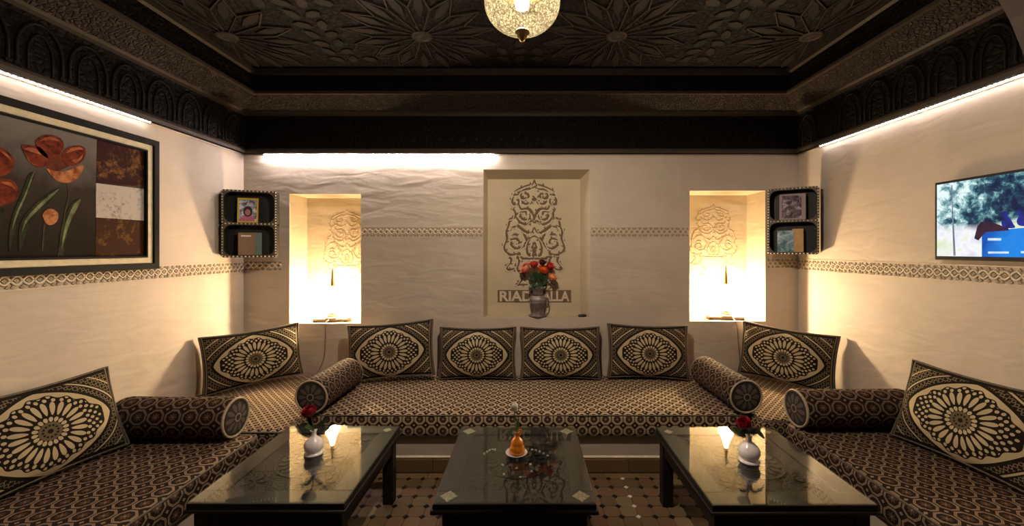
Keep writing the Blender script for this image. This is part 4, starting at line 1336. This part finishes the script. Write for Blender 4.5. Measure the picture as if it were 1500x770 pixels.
show([(368, 470), (398, 434), (480, 438), (602, 484), (602, 500), (436, 512), (404, 540), (376, 575), (345, 560)], 'seat', 'screen_seat', .0007)
for bx_, by_ in ((590, 430), (705, 415)):
    show([(bx_ - 40, by_ + 10), (bx_ - 10, by_ - 30), (bx_ + 20, by_ - 25), (bx_ + 45, by_ + 15), (bx_ + 60, by_ + 50), (bx_ - 20, by_ + 48)], 'man', 'screen_figure', .0009, True)
    show([(bx_ - 18 + 24 * cos(a), by_ - 52 + 24 * sin(a)) for a in [2 * pi * q / 12 for q in range(12)]], 'man', 'screen_figure', .0009)
for x0, x1, y0, y1 in ((447, 548, 558, 576), (450, 605, 658, 674), (697, 760, 655, 672)):
    show([(x0, y0), (x1, y0), (x1, y1), (x0, y1)], 'bar', 'screen_caption', .0010)

# ------------------------------------------------------------------ corner shelves with what stands on them
def shelf(label, A, B, z0, z1, dep):
    A, B = Vector((*A, z0)), Vector((*B, z0)); d = B - A; L = d.length; rz = atan2(d.y, d.x); H = z1 - z0
    t = thing('wall_shelf', label, 'shelf', A, (0, 0, rz), 'studded corner shelves')
    th = .016; rc = .05
    def rr(x0, x1, za, zb, r, n=5):
        pts = []
        for cx, cz, a0 in ((x1 - r, zb - r, 0), (x0 + r, zb - r, pi / 2), (x0 + r, za + r, pi), (x1 - r, za + r, 3 * pi / 2)):
            for k in range(n + 1):
                a = a0 + pi / 2 * k / n; pts.append((cx + r * cos(a), cz + r * sin(a)))
        return pts
    def sq(x0, x1, za, zb, n=5):
        """outer rectangle sampled to pair with rr()"""
        pts = []
        for (cx, cz), (ex, ez), (fx, fz) in (((x1, zb), (x1, (za + zb) / 2), ((x0 + x1) / 2, zb)), ((x0, zb), ((x0 + x1) / 2, zb), (x0, (za + zb) / 2)),
                                            ((x0, za), (x0, (za + zb) / 2), ((x0 + x1) / 2, za)), ((x1, za), ((x0 + x1) / 2, za), (x1, (za + zb) / 2))):
            for k in range(n + 1):
                t_ = k / n
                if t_ < .5: pts.append((ex + (cx - ex) * (.6 + .4 * t_ * 2), ez + (cz - ez) * (.6 + .4 * t_ * 2)))
                else: pts.append((cx + (fx - cx) * (.4 * (t_ - .5) * 2), cz + (fz - cz) * (.4 * (t_ - .5) * 2)))
        return pts
    body = MB(); rim = MB()
    for za, zb in ((0, H / 2), (H / 2, H)):
        o = sq(0, L, za, zb); i_ = rr(th, L - th, za + th * (.6 if za else 1), zb - th * (.6 if not za else 1), rc)
        n = len(o)
        vs = [(x, 0, z) for x, z in o] + [(x, 0, z) for x, z in i_] + [(x, dep - .006, z) for x, z in i_] + [(x, dep, z) for x, z in o]
        fs = []
        for k in range(n):
            j = (k + 1) % n
            fs += [(n + k, n + j, 2 * n + j, 2 * n + k), (3 * n + k, 3 * n + j, j, k)]
        body.add(vs, fs)
        rim.add([(x, -.0005, z) for x, z in o] + [(x, -.0005, z) for x, z in i_], [(k, (k + 1) % n, n + (k + 1) % n, n + k) for k in range(n)])
    body.box(.002, L - .002, dep - .006, dep, .002, H - .002)
    body.build('case', M['shelf'], t)
    rim.build('rim', M['shelf_edge'], t)
    sd = MB(); k = 0
    def stud(x, z): sd.lathe([(.0058, 0), (.005, -.003), (1e-6, -.005)], 6, 0, Matrix.Translation((x, -.0008, z)) @ Matrix.Rotation(-pi / 2, 4, 'X'))
    n = 24
    for k in range(n):
        for x in (.007, L - .007): stud(x, .012 + (H - .024) * k / (n - 1))
    for z in (.007, H / 2, H - .007):
        for k in range(1, 14): stud(L * k / 14, z)
    o = stuff(sd.build('studs', M['stud'], t))
    # dark tufts between studs
    return t, rz, L, H
def in_shelf(A, rz, x, y, z): 
    p = Matrix.Rotation(rz, 4, 'Z') @ Vector((x, y, z)); return (A[0] + p.x, A[1] + p.y, A[2] + z)
DEP = .09
AL = (-2.213, -.285, 1.295); BLf = (-1.885, -.165, 1.295)
AR = (1.834, -.140, 1.318); BRf = (2.105, -.312, 1.318)
shl, rzl, LL, HL = shelf('dark studded two-tier shelf in the left corner above the cushion', AL[:2], BLf[:2], 1.295, 1.792, DEP)
shr, rzr, LR, HR = shelf('dark studded two-tier shelf in the right corner near the television', AR[:2], BRf[:2], 1.318, 1.812, DEP)

def photo_mat(name, stops, scale=28):
    m, nt, b = new_mat(name)
    nt.links.new(ramp(nt, noise(nt, coords(nt), scale, 3, .6, .8), *stops), b.inputs['Base Color']); setp(b, rough=.3)
    return m
# yellow-bordered picture: a person in pink among pale foliage
def yellow_picture():
    loc = in_shelf(AL, rzl, .155, .035, HL / 2 + .010)
    t = thing('framed_picture', 'yellow bordered portrait picture on the top tier of the left shelf', 'picture', loc, (R(-4), 0, rzl))
    w, h_ = .066, .185
    MB().box(-w, w, -.004, .004, 0, h_).build('card', M['yellow'], t)
    MB().box(-w + .011, w - .011, -.0048, -.004, .012, h_ - .012).build('print', photo_mat('print_foliage', ((.35, (.06, .06, .09)), (.5, (.25, .27, .36)), (.65, (.75, .75, .80)))), t)
    pl = MB()
    pl.prism([(-.046, .013), (.046, .013), (.042, .04), (.02, .058), (-.02, .058), (-.042, .04)], .0048, .0054, 0, FX)
    pl.build('printed_shoulders', plain('print_pink', (.50, .14, .22), .4), t)
    pl = MB(); pl.prism([(.030 * cos(a), .085 + .040 * sin(a)) for a in [2 * pi * q / 14 for q in range(14)]], .0048, .0056, 0, FX)
    pl.build('printed_hair', plain('print_hair', (.03, .015, .02), .4), t)
    pl = MB(); pl.prism([(.017 * cos(a), .078 + .023 * sin(a)) for a in [2 * pi * q / 14 for q in range(14)]], .0055, .0060, 0, FX)
    pl.build('printed_face', plain('print_face', (.42, .18, .16), .4), t)
yellow_picture()
def grey_picture():
    loc = in_shelf(AR, rzr, .160, .035, HR / 2 + .010)
    t = thing('framed_picture', 'grey pink framed monochrome picture on the top tier of the right shelf', 'picture', loc, (R(-4), 0, rzr))
    w, h_ = .082, .195
    for x0, x1, z0, z1 in ((-w, -w + .016, 0, h_), (w - .026, w, 0, h_), (-w + .016, w - .026, 0, .012), (-w + .016, w - .026, h_ - .012, h_)):
        MB().box(x0, x1, -.006, .006, z0, z1).build('frame_side', M['grey_pink'], t)
    MB().box(-w + .015, w - .025, -.003, .003, .011, h_ - .011).build('print', photo_mat('print_grey', ((.35, (.02, .012, .016)), (.52, (.12, .085, .10)), (.68, (.48, .40, .44))), 30), t)
grey_picture()
def book(label, shelfA, rz, x, y, z, w, d, h_, mat, lean=0, yaw=0, title=None, group=None):
    """book standing with its front cover towards the room: two covers, spine and pages"""
    loc = in_shelf(shelfA, rz, x, y, z)
    t = thing('book', label, 'book', loc, (lean, 0, rz + yaw), group)
    MB().box(-w, w, -d, -d + .003, 0, h_).build('front_cover', mat, t)
    MB().box(-w, w, d - .003, d, 0, h_).build('back_cover', mat, t)
    MB().box(-w - .003, -w, -d, d, 0, h_).build('spine', mat, t)
    MB().box(-w, w - .003, -d + .003, d - .003, .002, h_ - .003).build('pages', M['pages'], t)
    if title:
        MB().box(*title[0], -d - .0008, -d, *title[1]).build('title_panel', M['white_paper'], t)
    return t
book('brown book with a pale title strip on the lower tier of the left shelf', AL, rzl, .150, .035, .018, .050, .014, .165, M['kraft'], R(-3), R(12), ((-.036, .026), (.136, .147)))
book('green grey book behind the brown one on the lower tier of the left shelf', AL, rzl, .190, .066, .018, .046, .008, .168, M['green_cover'], 0, R(10))
book('blue picture-covered book on the lower tier of the right shelf', AR, rzr, .118, .036, .018, .050, .010, .160, photo_mat('print_blue', ((.38, (.05, .13, .17)), (.52, (.20, .33, .38)), (.66, (.62, .70, .70))), 18), R(-3), R(-3))
book('tan plain book beside the blue one on the lower tier of the right shelf', AR, rzr, .196, .044, .018, .032, .012, .172, M['tan_cover'], R(-2), R(4))
